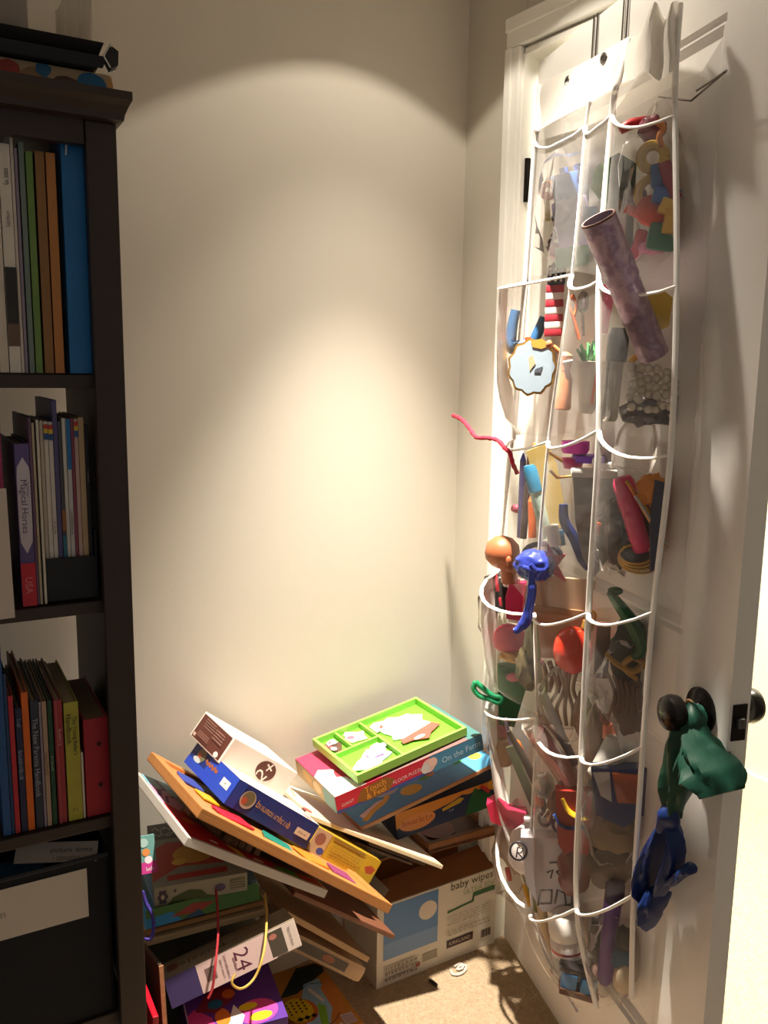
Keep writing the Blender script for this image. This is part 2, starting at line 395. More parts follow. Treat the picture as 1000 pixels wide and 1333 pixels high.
for z in SH: bpart('shelf', (-BWD / 2, BDP / 2 + 0.012, z - 0.010), (BWD - 0.05, BDP - 0.02, 0.018))
bm = bmesh.new()                                   # crown: coved profile swept over front and ends
prof = [(0.0, 1.714), (0.012, 1.716), (0.014, 1.723), (0.020, 1.732), (0.026, 1.739), (0.026, 1.749), (0.0, 1.750)]
rings = []
for e, z in prof:
    rings.append([bm.verts.new(v) for v in ((-BWD - e, BDP, z), (-BWD - e, -e, z), (e * .62, -e, z), (e * .62, BDP, z))])
for a, b in zip(rings, rings[1:]):
    for k in range(3): bm.faces.new((a[k], a[k + 1], b[k + 1], b[k]))
addbox(bm, (-BWD / 2, BDP / 2, 1.732), (BWD - 0.004, BDP - 0.004, 0.034))
ob('crown_top', bm, dkw, bk)

_pack = {}
page_m = mat('c9b79a', 0.8, 0.12, 0, 300)
def book(label, spec, col, rec=0.03, depth=0.20, lean=0.0, z=None, items=(), cat='book', name='book', group=None, thin=False, topz=None, page='c9b79a', dx=0.0):
    lx0, lx1, z0, z1 = spec
    if z is not None:
        z0 = z; k = round(z, 2); last = _pack.get(k, -9.0)
        if lx0 < last + 0.0006: lx0 = last + 0.0006
        if lx1 < lx0 + 0.0032: lx1 = lx0 + 0.0032
        _pack[k] = lx1
    lean = 0.0
    w = max(lx1 - lx0, 0.003); h = z1 - z0
    bm = bmesh.new(); t = 0.0012 if thin else 0.0025; t = min(t, w * 0.3)
    addbox(bm, (0, 0.001 - depth / 2 + 0.0, 0), (w, 0.002 if w > .006 else .0015, h), None, 0.0008)
    addbox(bm, (-w / 2 + t / 2, 0.001, 0), (t, depth, h), None, 0.0005); addbox(bm, (w / 2 - t / 2, 0.001, 0), (t, depth, h), None, 0.0005)
    r = ob(name, bm, mat(col, 0.42, 0.12))
    r.rotation_euler = (0, lean, BKR); r.location = bw((lx0 + lx1) / 2 + dx, rec + depth / 2, z0 + h / 2 * math.cos(lean) + abs(math.sin(lean)) * w / 2 + 0.0006)
    boxob('pages', (0, 0.003, -0.001), (max(w - 2 * t, 0.001), depth - 0.006, h - 0.006), mat(page, 0.85, 0.12, 0, 300), r)
    if items: printed(r, 'front', (w, depth + 0.002, h), list(items))
    tag(r, label, cat, group); return r
T = 'text'; R_ = 'rect'
# upper shelf (folders and magazines)
z = SH[0]
book('cream magazine spine at the end of the folder shelf', (-0.1527, -0.1419, 1.3996, 1.6749), 'cfc4b4', z=z, thin=True, cat='magazine', name='magazine')
book('white magazine with a dark picture low on its spine', (-0.1409, -0.1272, 1.3998, 1.6784), 'd9d2c6', z=z, thin=True, cat='magazine', name='magazine',
     items=[(R_, 0, .22, 1, .47, '2c2826'), (R_, 0, .12, 1, .22, '6b5444'), ('mark', 5, .5, .86, .006, 90, '554c48'), ('mark', 6, .5, .68, .005, 90, '7b7470')])
book('tall whitish catalogue leaning beside the white magazine', (-0.1276, -0.123, 1.3999, 1.699), 'cbbfb6', lean=-0.03, z=z, thin=True, cat='magazine', name='magazine')
book('thin lilac booklet tucked beside the leaning catalogue', (-0.1222, -0.1185, 1.4, 1.6748), '8a7d92', z=z, thin=True, cat='magazine', name='magazine')
book('grey teal folder on the upper shelf', (-0.1169, -0.1104, 1.4001, 1.683), '6f8078', z=z, thin=True, cat='folder', name='folder')
book('mossy green folder on the upper shelf', (-0.1088, -0.1004, 1.4003, 1.6729), '6b8a45', z=z, thin=True, cat='folder', name='folder')
book('brown paper folder beside the green folder', (-0.0976, -0.0862, 1.3984, 1.6745), '8d6538', z=z, thin=True, cat='folder', name='folder', page='8d6538')
book('orange kraft envelope with a flared lower corner', (-0.0844, -0.0729, 1.3946, 1.6743), 'b87a3e', z=z, thin=True, cat='folder', name='folder', page='a86d36')
bb = book('wide blue ring binder with rounded spine on the upper shelf', (-0.0655, -0.0371, 1.3949, 1.6987), '1f6fae', depth=0.26, z=z, cat='binder', name='ring_binder', lean=-0.012, page='d8d2c8')
bm = bmesh.new(); addtube(bm, [(-.008, -.131, .128), (-.008, -.136, .139), (-.006, -.131, .145)], .0012, 6); ob('spine_tab', bm, mat('c8c8c8', .3, .05), bb)
# middle shelf
z = SH[1]
book('magenta spined book at the dim end of the middle shelf', (-0.1694, -0.157, 1.104, 1.3446), '9c2f63', z=z)
c = boxob('sign_card', bw(-0.186, -0.006, 1.158), (0.060, 0.0015, 0.172), mat('c8bdb2', .7, .05)); c.rotation_euler = (-.06, 0, BKR + .1); tag(c, 'blank white card propped on the front edge of the middle shelf', 'card')
book('purple horse book with an oval white title panel and red foot', (-0.1415, -0.1231, 1.0792, 1.2986), '5e4f86', z=z,
     items=[(R_, 0, 0, 1, .27, 'c02633'), ('poly', [(.1, .40), (.5, .33), (.9, .40), (.95, .5), (.95, .82), (.9, .86), (.5, .92), (.1, .86), (.05, .8), (.05, .5)], 'c9c0cc'), (T, 'Magical Horses', .42, .62, .011, -90, '3a2f52'), ('mark', 8, .78, .72, .004, -90, '6a5f80'), (T, 'USA', .5, .13, .009, -90, 'd98a8a')])
book('purple brown picture book behind the horse book', (-0.1235, -0.1206, 1.0783, 1.3328), '6d4f66', z=z, thin=True, lean=0.0)
book('cream magazine with a curled cover on the middle shelf', (-0.1208, -0.116, 1.0755, 1.3261), 'b5a78c', z=z, thin=True, cat='magazine', name='magazine')
book('pale thin magazine next to the black file holder', (-0.113, -0.1111, 1.0747, 1.33), 'd2cabb', z=z, thin=True, cat='magazine', name='magazine')
hold = empty('magazine_holder', bw(-0.0775, 0.035, SH[1]), BKR); blk = mat('17181c', .5, .1)
tag(hold, 'black magazine file holder on the middle shelf', 'file holder')
boxob('holder_front', (0, 0.0015, 0.032), (0.076, 0.003, 0.062), blk, hold, .001); boxob('holder_base', (0, 0.12, 0.003), (0.076, 0.235, 0.004), blk, hold)
boxob('holder_side', (-0.0365, 0.12, 0.05), (0.003, 0.235, 0.098), blk, hold); boxob('holder_side', (0.0365, 0.12, 0.05), (0.003, 0.235, 0.098), blk, hold)
boxob('holder_back', (0, 0.2365, 0.11), (0.076, 0.003, 0.22), blk, hold)
zh = SH[1] + 0.006; rb = [(R_, 0, .90, 1, .935, '27508c'), (R_, 0, .935, 1, .96, 'd8b92f'), (R_, 0, .96, 1, .985, 'b8372f')]
hx = -0.1125
HM = [('white magazine first in the black file holder', .0045, .246, 'cfc6c0', []),
      ('cream magazine second in the black file holder', .0045, .247, 'c8bcae', []),
      ('white magazine with a rainbow striped top in the file holder', .0055, .246, 'dad3cb', rb),
      ('white magazine with rainbow top beside the tall violet book', .0055, .245, 'd4cdc6', rb + [('mark', 9, .5, .4, .003, -90, '55505a')]),
      ('tall violet book standing above the magazines in the file holder', .0060, .275, '55507c', []),
      ('dark grey booklet in the file holder', .0045, .246, '4b4a50', [(R_, 0, .2, 1, .35, '2f6f86'), (R_, 0, .38, 1, .5, '9a6230')]),
      ('white spined booklet in the file holder', .0045, .250, 'd5cfc4', []),
      ('blue topped booklet with small lettering down its spine', .0055, .249, 'c9c4c4', [(R_, 0, .72, 1, 1, '2672b0'), ('mark', 16, .5, .42, .0032, -90, '3a3a48')]),
      ('dark pink booklet in the file holder', .0040, .250, '8d4256', []),
      ('rainbow tipped slim magazine beside the tan booklet', .0050, .249, 'c9a89c', rb),
      ('tan spined booklet with handwriting near its foot', .0075, .251, 'bfa27c', [('line', [(.3, .16), (.5, .2), (.6, .13), (.8, .22)], .005, '4a3a28')]),
      ('black thin booklet last in the file holder', .0050, .240, '1e1d22', [('mark', 12, .5, .7, .002, -90, '8a8a90')])]
for lab, w, h, colr, its in HM:
    book(lab, (hx, hx + w, zh, zh + h), colr, rec=0.042, depth=0.175, items=its, thin=True, cat='magazine' if 'magazine' in lab else 'book', name='magazine' if 'magazine' in lab else 'booklet', page='c9c0b2'); hx += w + 0.0006
# lower shelf of books
z = SH[2]
book('tall blue book at the end of the lower shelf', (-0.1834, -0.1729, 0.7443, 1.0254), '244f86', z=z, depth=.19)
book('slim navy blue book on the lower shelf', (-0.173, -0.1682, 0.7419, 0.9829), '1d3a63', z=z)
book('bright red slim book on the lower shelf', (-0.168, -0.1611, 0.7435, 0.95), 'b02a34', z=z, depth=.16)
book('navy book with small pale spine titles', (-0.1594, -0.1514, 0.7499, 0.9303), '232846', z=z, items=[('mark', 11, .5, .55, .006, -90, '8f93a8'), ('mark', 4, .5, .88, .005, -90, '8f93a8')])
book('plain orange slim book on the lower shelf', (-0.1506, -0.1417, 0.7596, 0.9524), 'd2641f', z=z)
book('slate book titled for parents in grey letters', (-0.1397, -0.1296, 0.761, 0.9379), '2e3442', z=z, items=[(T, 'The New Parents Handbook', .5, .56, .007, -90, '9aa0aa')])
book('lilac grey slim book beside the slate book', (-0.1287, -0.1256, 0.759, 0.9343), '8b8090', z=z)
book('beige pink book with faint lettering', (-0.1247, -0.1185, 0.7552, 0.9344), 'a98d78', z=z, items=[('mark', 13, .5, .5, .004, -90, '7a5f50')])
book('dark green book on the lower shelf', (-0.1173, -0.1112, 0.7605, 0.9342), '1f4630', z=z, items=[('mark', 9, .5, .5, .004, -90, '8fa08a')])
book('rosy red book with a paler stripe down its spine', (-0.1091, -0.0977, 0.7577, 0.9334), '96333a', z=z, items=[(R_, .2, 0, .32, 1, 'b45a58'), ('mark', 8, .6, .7, .005, -90, 'c99a92')])  # paler stripe runs the full height of the spine
book('olive yellow rider handbook on the lower shelf', (-0.0956, -0.0757, 0.7555, 0.9268), 'a8a23c', z=z, items=[(T, "The Young Rider's", .66, .72, .0075, -90, '2a2818'), (T, 'Handbook', .28, .78, .0075, -90, '2a2818'), ('mark', 3, .5, .1, .004, 0, '5a5628')])
book('thin white booklet next to the red binder', (-0.0763, -0.0731, 0.7499, 0.8475), 'cbbfae', z=z, thin=True)
rb_ = book('crimson ring binder with two finger holes on the lower shelf', (-0.0698, -0.0352, 0.7506, 0.8962), 'a3202f', z=z, depth=.19, cat='binder', name='ring_binder', page='9c8468')
for dz in (.036, -.028):
    bm = bmesh.new(); addlathe(bm, [(0.0028, 0), (0.0028, .0008), (0, .0008)], (0.003, -.0965, dz), RX(90), 12); ob('finger_hole', bm, mat('120c0c', .5, .1), rb_)
book('dark navy slim book against the right upright', (-0.0324, -0.0269, 0.7485, 0.8701), '1c2c42', z=z, page='d8c8a4')
# fabric bin below, with tilted sign and a blue box in it
bin_ = empty('fabric_bin', bw(-0.20, 0.03, SH[3]), BKR); bmat = mat('15161a', .85, .15, 0, 500, .3)
tag(bin_, 'black fabric storage bin with a white label on the lowest visible shelf', 'storage bin')
BW_, BD_, BH_ = 0.31, 0.30, 0.262
boxob('bin_front', (0, 0, BH_ / 2), (BW_, 0.006, BH_), bmat, bin_, .002); boxob('bin_back', (0, BD_, BH_ / 2), (BW_, 0.006, BH_), bmat, bin_, .002)
boxob('bin_side', (-BW_ / 2, BD_ / 2, BH_ / 2), (0.006, BD_, BH_), bmat, bin_, .002); boxob('bin_side', (BW_ / 2, BD_ / 2, BH_ / 2), (0.006, BD_, BH_), bmat, bin_, .002)
boxob('bin_bottom', (0, BD_ / 2, .004), (BW_, BD_, 0.006), bmat, bin_)
bm = bmesh.new(); addtube(bm, [(-BW_ / 2, -.003, BH_), (BW_ / 2, -.003, BH_), (BW_ / 2, BD_, BH_), (-BW_ / 2, BD_, BH_)], .0035, 6, True); ob('rim_binding', bm, mat('26272c', .7, .1), bin_)
lab = boxob('paper_label', (-0.010, -0.0042, 0.209), (0.27, 0.001, 0.078), mat('c9bfb0', .75, .05), bin_)
printed(lab, 'front', (0.27, 0.001, 0.078), [('mark', 6, .5, .5, .012, 4, '9a8f88')], center=(-0.010, -0.0042, 0.209))
sg = boxob('sign_strip', bw(-0.112, 0.052, 0.690), (0.115, 0.002, 0.030), mat('a79b90', .7, .06)); sg.rotation_euler = (-.9, .10, BKR - .25); tag(sg, 'pale paper strip with printed words lying tilted in the black bin', 'sign')
printed(sg, 'front', (.115, .002, .030), [(T, 'picture dome', .68, .55, .010, 0, '4a4240'), ('mark', 7, .62, .22, .008, 0, '7a7068')])
bx_ = boxob('card_game_box', bw(-0.180, 0.070, 0.644), (0.10, 0.045, 0.055), mat('1d4f74', .4, .08), None, .001); bx_.rotation_euler = (0, 0, BKR); tag(bx_, 'small blue game box poking out of the black bin', 'box')
printed(bx_, 'front', (.10, .045, .055), [(R_, .66, .62, .92, .86, 'b89a80'), ('mark', 5, .79, .74, .007, 0, '4a3a30'), ('mark', 7, .4, .8, .008, 0, '9fb4c4')])
# on top of the bookcase
zt = 1.7505
fb = boxob('fabric_box', bw(-0.17, 0.19, zt + 0.0155), (0.345, 0.33, 0.030), mat('b39a78', .8, .1), None, .004); fb.rotation_euler = (0, 0, BKR)
tag(fb, 'shallow box covered in cream fabric with red and blue blotches on the bookcase', 'box')
def blot(u, v, ru, rv, h): return ('poly', [(u + ru * math.cos(k * PI / 6) * random.uniform(.8, 1.15), min(.96, max(.04, v + rv * math.sin(k * PI / 6) * random.uniform(.8, 1.1)))) for k in range(12)], h)
printed(fb, 'front', (.345, .33, .030), [blot(.5, .5, .05, .5, 'c9b28c'), blot(.63, .5, .05, .45, '9a3328'), blot(.72, .4, .045, .4, '8a6a48'), blot(.75, .75, .03, .3, '1f5a80'), blot(.83, .3, .06, .35, '4a3020'), blot(.92, .55, .06, .45, '175e88'), blot(.99, .5, .012, .4, 'c08a50'), (R_, 0, 0, 1, .07, 'a8906a')])
bt = empty('black_tray', bw(-0.168, 0.18, zt + 0.031), BKR); tag(bt, 'black shallow tray with a turned white ribbon edge on the patterned box', 'tray')
bm = bmesh.new(); addgrid(bm, [[(-.175, -.172, 0), (.155, -.172, 0)], [(-.18, -.178, .013), (.160, -.178, .013)], [(-.17, -.165, .017), (.152, -.165, .017)], [(-.176, -.176, .030), (.157, -.176, .030)]]); addbox(bm, (-.008, 0, .015), (.318, .33, .029), None, .003)
ob('tray_body', bm, mat('17161a', .45, .1), bt)
bm = bmesh.new(); addtube(bm, [(.163, -.18, .000), (.155, -.18, .013), (.164, -.18, .028), (.176, -.16, .024), (.175, -.15, .006), (.166, -.178, -.004)], .0016, 6, False, .6); ob('ribbon_edge', bm, mat('b8b2a4', .6, .05), bt)
bm = bmesh.new(); addslab(bm, [(.158, .013), (.165, .029), (.175, .023), (.174, .006), (.165, .0)], -.176, -.16); ob('folded_end', bm, mat('1b191c', .6, .1), bt)
tub = empty('plastic_tub', bw(-0.172, 0.17, zt + 0.062), BKR); tag(tub, 'clear plastic tub stacked on the black tray above the bookcase', 'plastic tub')
bm = bmesh.new()
rr = []
for e, zz in ((0.0, 0.0), (0.003, 0.004), (0.004, 0.06), (0.006, 0.14)):
    ring = []
    for cx_, cy_, a0 in ((.125 + e, -.13 - e, -PI / 2), (.125 + e, .13 + e, 0), (-.13 - e, .13 + e, PI / 2), (-.13 - e, -.13 - e, PI)):
        for k in range(5): a = a0 + k * PI / 8; ring.append(bm.verts.new((cx_ + .025 * math.cos(a), cy_ + .025 * math.sin(a), zz)))
    rr.append(ring)
for a, b in zip(rr, rr[1:]):
    for k in range(len(a)): bm.faces.new((a[k], a[(k + 1) % len(a)], b[(k + 1) % len(a)], b[k]))
bm.faces.new(rr[0])
ob('tub_shell', bm, vinyl('clear_plastic', 0.16, 'd8cdbd', .15), tub, True)
boxob('folded_paper', (-.02, 0, .05), (.20, .22, .09), mat('8a8078', .8, .15, 0, 12), tub, .01)

# ------------------------------------------------------------------ toy pile by the wall
def pbox(name, label, cat, pose, col, group=None, bevel=.0015, rough=.45, m=None, root_mesh=True):
    c, q, d = pose
    bm = bmesh.new(); addbox(bm, (0, 0, 0), d, None, bevel)
    o = ob(name, bm, m or mat(col, rough, .05)); o.rotation_mode = 'QUATERNION'; o.rotation_quaternion = q; o.location = c
    tag(o, label, cat, group); return o, d
def pempty(name, label, cat, pose, group=None):
    c, q, d = pose
    o = empty(name, c); o.rotation_mode = 'QUATERNION'; o.rotation_quaternion = q; tag(o, label, cat, group); return o, d
E_ = 'ell'; P_ = 'poly'; L_ = 'line'
def squiggle(u0, u1, v, amp, n=14, ph=0.0): return [(u0 + (u1 - u0) * k / n, v + amp * math.sin(ph + k * 1.9) * (1 if k % 2 else .6)) for k in range(n + 1)]

# white box marked 2+
o, d = pbox('cardboard_box', 'white cardboard box with a brown end panel and 2+ mark topping the pile', 'box', ((0.6941, 1.5353, 0.6159), (0.942, 0.021, 0.3338, 0.0256), (0.1849, 0.138, 0.0566)), 'e9dcd2')
printed(o, 'left', d, [(R_, .04, .06, .96, .94, '5d342b'), (E_, .83, .14, .06, .10, 'e8dcd4'), (R_, .06, .10, .13, .22, 'c9a99c')] + scribble(4, .18, .55, .5, .9, '9a766a', .4) + scribble(4, .55, .45, .85, .85, '9a766a', .4) + scribble(3, .2, .2, .55, .42, '9a766a', .4), 'end_panel')
printed(o, 'front', d, [(E_, .59, .52, .14, .36, '5d342b'), (T, '2+', .59, .52, .028, 64, 'efe2d8')], 'age_mark')
# blue box with a bear
o, d = pbox('toy_box', 'dark blue game box with a bear badge lying under the white box', 'box', ((0.679, 1.4715, 0.5612), (0.939, -0.0088, 0.3435, -0.0138), (0.2157, 0.2128, 0.0508)), '1c2f78')
printed(o, 'left', d, [(R_, .40, 0, 1, 1, '2346b8'), (R_, .0, 0, .40, .35, '2346b8'), (E_, .22, .66, .09, .26, '6b6a4c'), (E_, .18, .42, .08, .1, 'b8c4c8'), (E_, .19, .62, .04, .1, 'a8563c'), (L_, squiggle(.34, .62, .62, .07), .13, '96583c'), (R_, .76, .38, .92, .68, 'e6e2dc'), (R_, .83, .5, .85, .56, '6a4a40')], 'side_print')
printed(o, 'front', d, [(R_, 0, 0, .1, 1, '21409a'), (E_, .18, .52, .08, .34, 'a6a898'), (E_, .18, .56, .065, .28, '6b6a4c'), (E_, .15, .44, .03, .14, 'a8563c'), ('mark', 11, .50, .52, .013, -4, 'b58a4e'), (R_, .79, .30, .96, .58, 'c9c3b4'), ('mark', 7, .875, .44, .0045, 0, '3a3a48')], 'front_print')
printed(o, 'top', d, [(R_, .0, .0, 1, .96, 'e4d6ca'), (E_, .9, .1, .05, .08, 'cf5a5a')], 'lid_print')
# thick orange wooden tray
_tp = ((0.6907, 1.4124, 0.5139), (0.9434, -0.0342, 0.3267, -0.0462), (0.4607, 0.3246, 0.0185)); _tp = (Vector(_tp[0]) - Quaternion(_tp[1]) @ Vector((0, 0, .009)), _tp[1], _tp[2])
o, d = pempty('wooden_puzzle_tray', 'thick orange wooden peg puzzle tray tilted under the blue game box', 'puzzle', _tp)
ow = wood('c98a4e', 'b9763c', .4, 10)
boxob('tray_board', (0, 0, -.003), (d[0], d[1], d[2] - .006), ow, o, .002)
w_ = .024
for nm, c_, dd in (('rim', (0, -d[1] / 2 + w_ / 2, d[2] / 2 - .004), (d[0], w_, .008)), ('rim', (0, d[1] / 2 - w_ / 2, d[2] / 2 - .004), (d[0], w_, .008)), ('rim', (-d[0] / 2 + w_ / 2, 0, d[2] / 2 - .004), (w_, d[1] - 2 * w_, .008)), ('rim', (d[0] / 2 - w_ / 2, 0, d[2] / 2 - .004), (w_, d[1] - 2 * w_, .008))):
    boxob(nm, c_, dd, ow, o, .0015)
for (x, y, sx, sy, h) in ((-.13, -.09, .08, .05, 'c2253a'), (-.15, -.02, .06, .05, 'e0a526'), (-.17, .06, .05, .07, '3c4a9a'), (-.03, -.10, .06, .05, '1f7a6a'), (.06, -.09, .06, .06, 'cf7f2a'), (.14, -.09, .05, .06, '8a3a6a')):
    bm = bmesh.new(); addbox(bm, (x, y, .0065), (sx, sy, .004), RZ(20 * math.sin(x * 40)), .002); ob('puzzle_piece', bm, mat(h, .35, .05), o)
# white edged board puzzle with loose blocks
o, d = pbox('puzzle_board', 'white edged puzzle board with red and violet pictures under the orange tray', 'puzzle', ((0.6071, 1.4264, 0.5205), (0.9546, -0.0247, 0.2949, -0.0343), (0.3132, 0.3248, 0.0154)), 'd9d0c4')
printed(o, 'top', d, [(R_, .02, .02, .98, .98, '8a7660'), (P_, [(.02, .02), (.75, .02), (.70, .12), (.3, .14), (.14, .45), (.02, .5)], 'c0202f'), (P_, [(.02, .5), (.12, .45), (.2, .6), (.14, .75), (.02, .8)], 'd9a8d6'), (P_, [(.02, .8), (.2, .72), (.3, .98), (.02, .98)], '8cc4d8'), (L_, [(.04, .62), (.08, .75), (.14, .80), (.12, .95)], .03, '7a3a96'), (L_, [(.06, .52), (.1, .66), (.2, .70)], .02, '7a3a96'), (P_, [(.3, .14), (.34, .02), (.4, .02), (.38, .1)], 'e6d23a'), (E_, .2, .08, .03, .02, 'f2ece4'), (P_, [(.62, .02), (.8, .02), (.78, .09), (.62, .08)], '58b03a'), (P_, [(.8, .02), (.97, .02), (.95, .10), (.78, .09)], 'cf5a2c'), (E_, .5, .05, .04, .02, 'e8dfc8'), (E_, .12, .3, .05, .04, 'd98a3a')], 'picture')
wb_q = Quaternion(((0.6071, 1.4264, 0.5205), (0.9546, -0.0247, 0.2949, -0.0343), (0.3132, 0.3248, 0.0154))[1]); wb_c = Vector(((0.6071, 1.4264, 0.5205), (0.9546, -0.0247, 0.2949, -0.0343), (0.3132, 0.3248, 0.0154))[0])
for i, (x, y, sx, sy, sz) in enumerate(((-.095, -.02, .028, .034, .016), (-.05, -.10, .012, .012, .012), (-.036, -.104, .011, .012, .012), (-.022, -.108, .012, .011, .012), (-.008, -.110, .011, .012, .012), (.008, -.113, .012, .012, .012), (-.07, -.06, .05, .014, .012))):
    b = boxob('wooden_block', wb_c + wb_q @ Vector((x, y, .0085 + sz / 2)), (sx, sy, sz), wood('a07c58', '8a6444', .5, 30), None, .0015)
    b.rotation_mode = 'QUATERNION'; b.rotation_quaternion = wb_q @ Quaternion((0, 0, 1), .3 * i)
    if i == 0: tag(b, 'square wooden block lying on the red and violet puzzle board', 'block')
    elif i == 6: tag(b, 'long dark wooden block lying on the red and violet puzzle board', 'block')
    else: tag(b, 'small wooden cube in the row on the red puzzle picture', 'block', 'little cubes on the puzzle board')
# dark board behind it
# yellow card box
o, d = pbox('card_box', 'yellow game box with a baby picture at one end beside the blue box', 'box', ((0.8503, 1.4407, 0.4113), (0.9418, -0.031, 0.3302, -0.055), (0.1785, 0.12, 0.0505)), 'b8962a')
printed(o, 'front', d, [(R_, 0, 0, .22, 1, 'b59a78'), (E_, .10, .62, .07, .25, '8a5a48'), (E_, .17, .2, .05, .14, '3c4a8a'), (R_, .78, 0, 1, 1, 'c29a22'), (P_, [(.82, .5), (.9, .66), (.98, .6), (.96, .36), (.88, .3)], 'b0482a'), (R_, .25, .86, .75, .95, '8a6a2a')] + scribble(5, .28, .2, .72, .8, '9a7a28', .35), 'front_print')
# thin light board and two darker ones beneath
o, d = pbox('thin_board', 'thin pale wooden board sloping over the yellow box', 'board', ((0.9487, 1.5064, 0.3995), (0.9598, -0.0372, 0.2697, -0.0688), (0.3603, 0.2412, 0.009)), 'd8c4a0', m=wood('e2d2b4', 'd0b98e', .5, 12))
printed(o, 'top', d, [(P_, [(.01, .3), (.2, .02), (.99, .02), (.99, .98), (.01, .98)], 'e8dcc4'), (L_, [(.04, .5), (.12, .9), (.2, .7)], .02, 'd08a58'), (E_, .3, .8, .08, .05, 'e0c070'), (E_, .02, .15, .03, .06, 'cf4a4a')], 'picture')
_p = ((0.9487, 1.5064, 0.3995), (0.9598, -0.0372, 0.2697, -0.0688), (0.3603, 0.2412, 0.009)); _c, _q = Vector(_p[0]), Quaternion(_p[1])
for k, (lab, col, dx_, dz_) in enumerate((('dark brown puzzle board just beneath the pale sloping board', '4a3a30', .072, -.0125), ('grey brown puzzle board second beneath the pale sloping board', '5a4a3c', .040, -.021))):
    b, _ = pbox('thin_board', lab, 'board', (_c + _q @ Vector((dx_, .004, dz_)), _q, (.16, .20, .006)), col)
# farm box, tray and boards
o, d = pbox('puzzle_box', 'red and blue farm floor puzzle box under the green tray', 'box', ((1.0275, 1.4873, 0.551), (0.9959, -0.006, -0.0825, -0.0373), (0.3718, 0.2008, 0.0384)), 'b8384a')
printed(o, 'front', d, [(R_, 0, .0, .62, 1, 'c22a3c'), (P_, [(0, 0), (.62, 0), (.62, .2), (.08, .12), (0, .2)], '3a4a8a'), (R_, .62, 0, 1, 1, '4a86a6'), (P_, [(.12, .15), (.16, .8), (.32, .95), (.38, .6), (.34, .1), (.2, .02)], '8a5a20'), (T, 'GIANT', .07, .4, .007, 3, 'd8c4c4'), (T, 'Touch', .25, .68, .014, 3, 'e2a03a'), (T, '& Feel', .25, .28, .013, 3, 'e2a03a'), (T, 'FLOOR PUZZLE', .47, .45, .008, 3, 'dcc8c8'), (E_, .61, .5, .045, .42, 'd9b8b0'), (E_, .585, .4, .03, .3, 'c8c4c0'), (E_, .64, .6, .03, .3, 'e0bcae'), (T, 'On the Farm', .84, .5, .014, 2, 'b4d2de')], 'front_print')
printed(o, 'top', d, [(R_, 0, 0, .3, 1, 'd03a58'), (R_, .3, 0, .9, 1, '8a6a66'), (R_, .9, 0, 1, 1, '4a7a78'), (P_, [(0, 0), (.2, 0), (.12, .5), (.05, .6), (0, .5)], 'e6dcd2'), (E_, .16, .35, .06, .16, 'c23a4a'), (E_, .1, .2, .05, .12, 'd9e2e6')], 'lid_print')
printed(o, 'left', d, [(R_, 0, 0, 1, 1, 'a88a5a'), (R_, .7, 0, 1, 1, '5a8a88'), (E_, .3, .6, .12, .3, 'c99a4a'), (E_, .55, .5, .1, .3, 'd6b48a')], 'side_print')
o, d = pempty('compartment_tray', 'lime green wooden tray with compartments on the farm puzzle box', 'tray', ((1.0297, 1.4919, 0.5905), (0.997, 0.0096, -0.0763, -0.013), (0.2876, 0.199, 0.0195)))
gm = mat('8ec455', .4, .04); gd = mat('6fbf36', .45, .04); t = .007
boxob('tray_base', (0, 0, -d[2] / 2 + .002), (d[0] - .002, d[1] - .002, .004), gd, o)
for c_, dd in (((0, -d[1] / 2 + t / 2, 0), (d[0], t, d[2])), ((0, d[1] / 2 - t / 2, 0), (d[0], t, d[2])), ((-d[0] / 2 + t / 2, 0, 0), (t, d[1] - 2 * t, d[2])), ((d[0] / 2 - t / 2, 0, 0), (t, d[1] - 2 * t, d[2]))):
    boxob('tray_wall', c_, dd, gm, o, .001)
boxob('divider', (-.022, 0, -.001), (.005, d[1] - 2 * t, d[2] - .004), gm, o, .001); boxob('divider', (-.08, .012, -.001), (.112, .005, d[2] - .004), gm, o, .001); boxob('divider', (-.088, .055, -.001), (.005, .075, d[2] - .004), gm, o, .001)
gq = Quaternion(((1.0297, 1.4919, 0.5905), (0.997, 0.0096, -0.0763, -0.013), (0.2876, 0.199, 0.0195))[1]); gc = Vector(((1.0297, 1.4919, 0.5905), (0.997, 0.0096, -0.0763, -0.013), (0.2876, 0.199, 0.0195))[0])
def cutout(label, x, y, z, outline, cols, rot=0.0):
    bm = bmesh.new(); addslab(bm, outline, -.0012, .0012)
    bmesh.ops.rotate(bm, cent=(0, 0, 0), matrix=RX(90), verts=bm.verts[:])
    b = ob('magnet_cutout', bm, mat(cols[0], .5, .06)); b.rotation_mode = 'QUATERNION'; b.rotation_quaternion = gq @ Quaternion((0, 0, 1), rot); b.location = gc + gq @ Vector((x, y, z))
    its = []
    for i, c in enumerate(cols[1:]): its.append((E_, random.uniform(.3, .7), random.uniform(.3, .7), random.uniform(.12, .22), random.uniform(.12, .22), c))
    xs = [p[0] for p in outline]; ys = [p[1] for p in outline]
    if its: printed(b, 'top', ((max(xs) - min(xs)) * .8, (max(ys) - min(ys)) * .8, .0026), its, 'picture', lift=.0003)
    tag(b, label, 'magnet'); return b
def wob(rx, ry, n=14, a=.2, sd=1): return [(rx * math.cos(2 * PI * k / n) * (1 + a * math.sin(k * 2.3 + sd)), ry * math.sin(2 * PI * k / n) * (1 + a * math.cos(k * 1.7 + sd))) for k in range(n)]
cutout('large white dress cutout in the wide compartment', .055, .018, -.003, wob(.055, .055, 18, .18, 2), ['efe2dc', 'e8d0c8'], .3)
cutout('white and red trimmed cutout along the wide compartment', .062, -.045, -.0005, [(-.05, -.02), (.05, -.028), (.058, -.008), (.02, .004), (.0, .02), (-.03, .0), (-.055, -.004)], ['b45a4c', 'efe4dc'], .1)
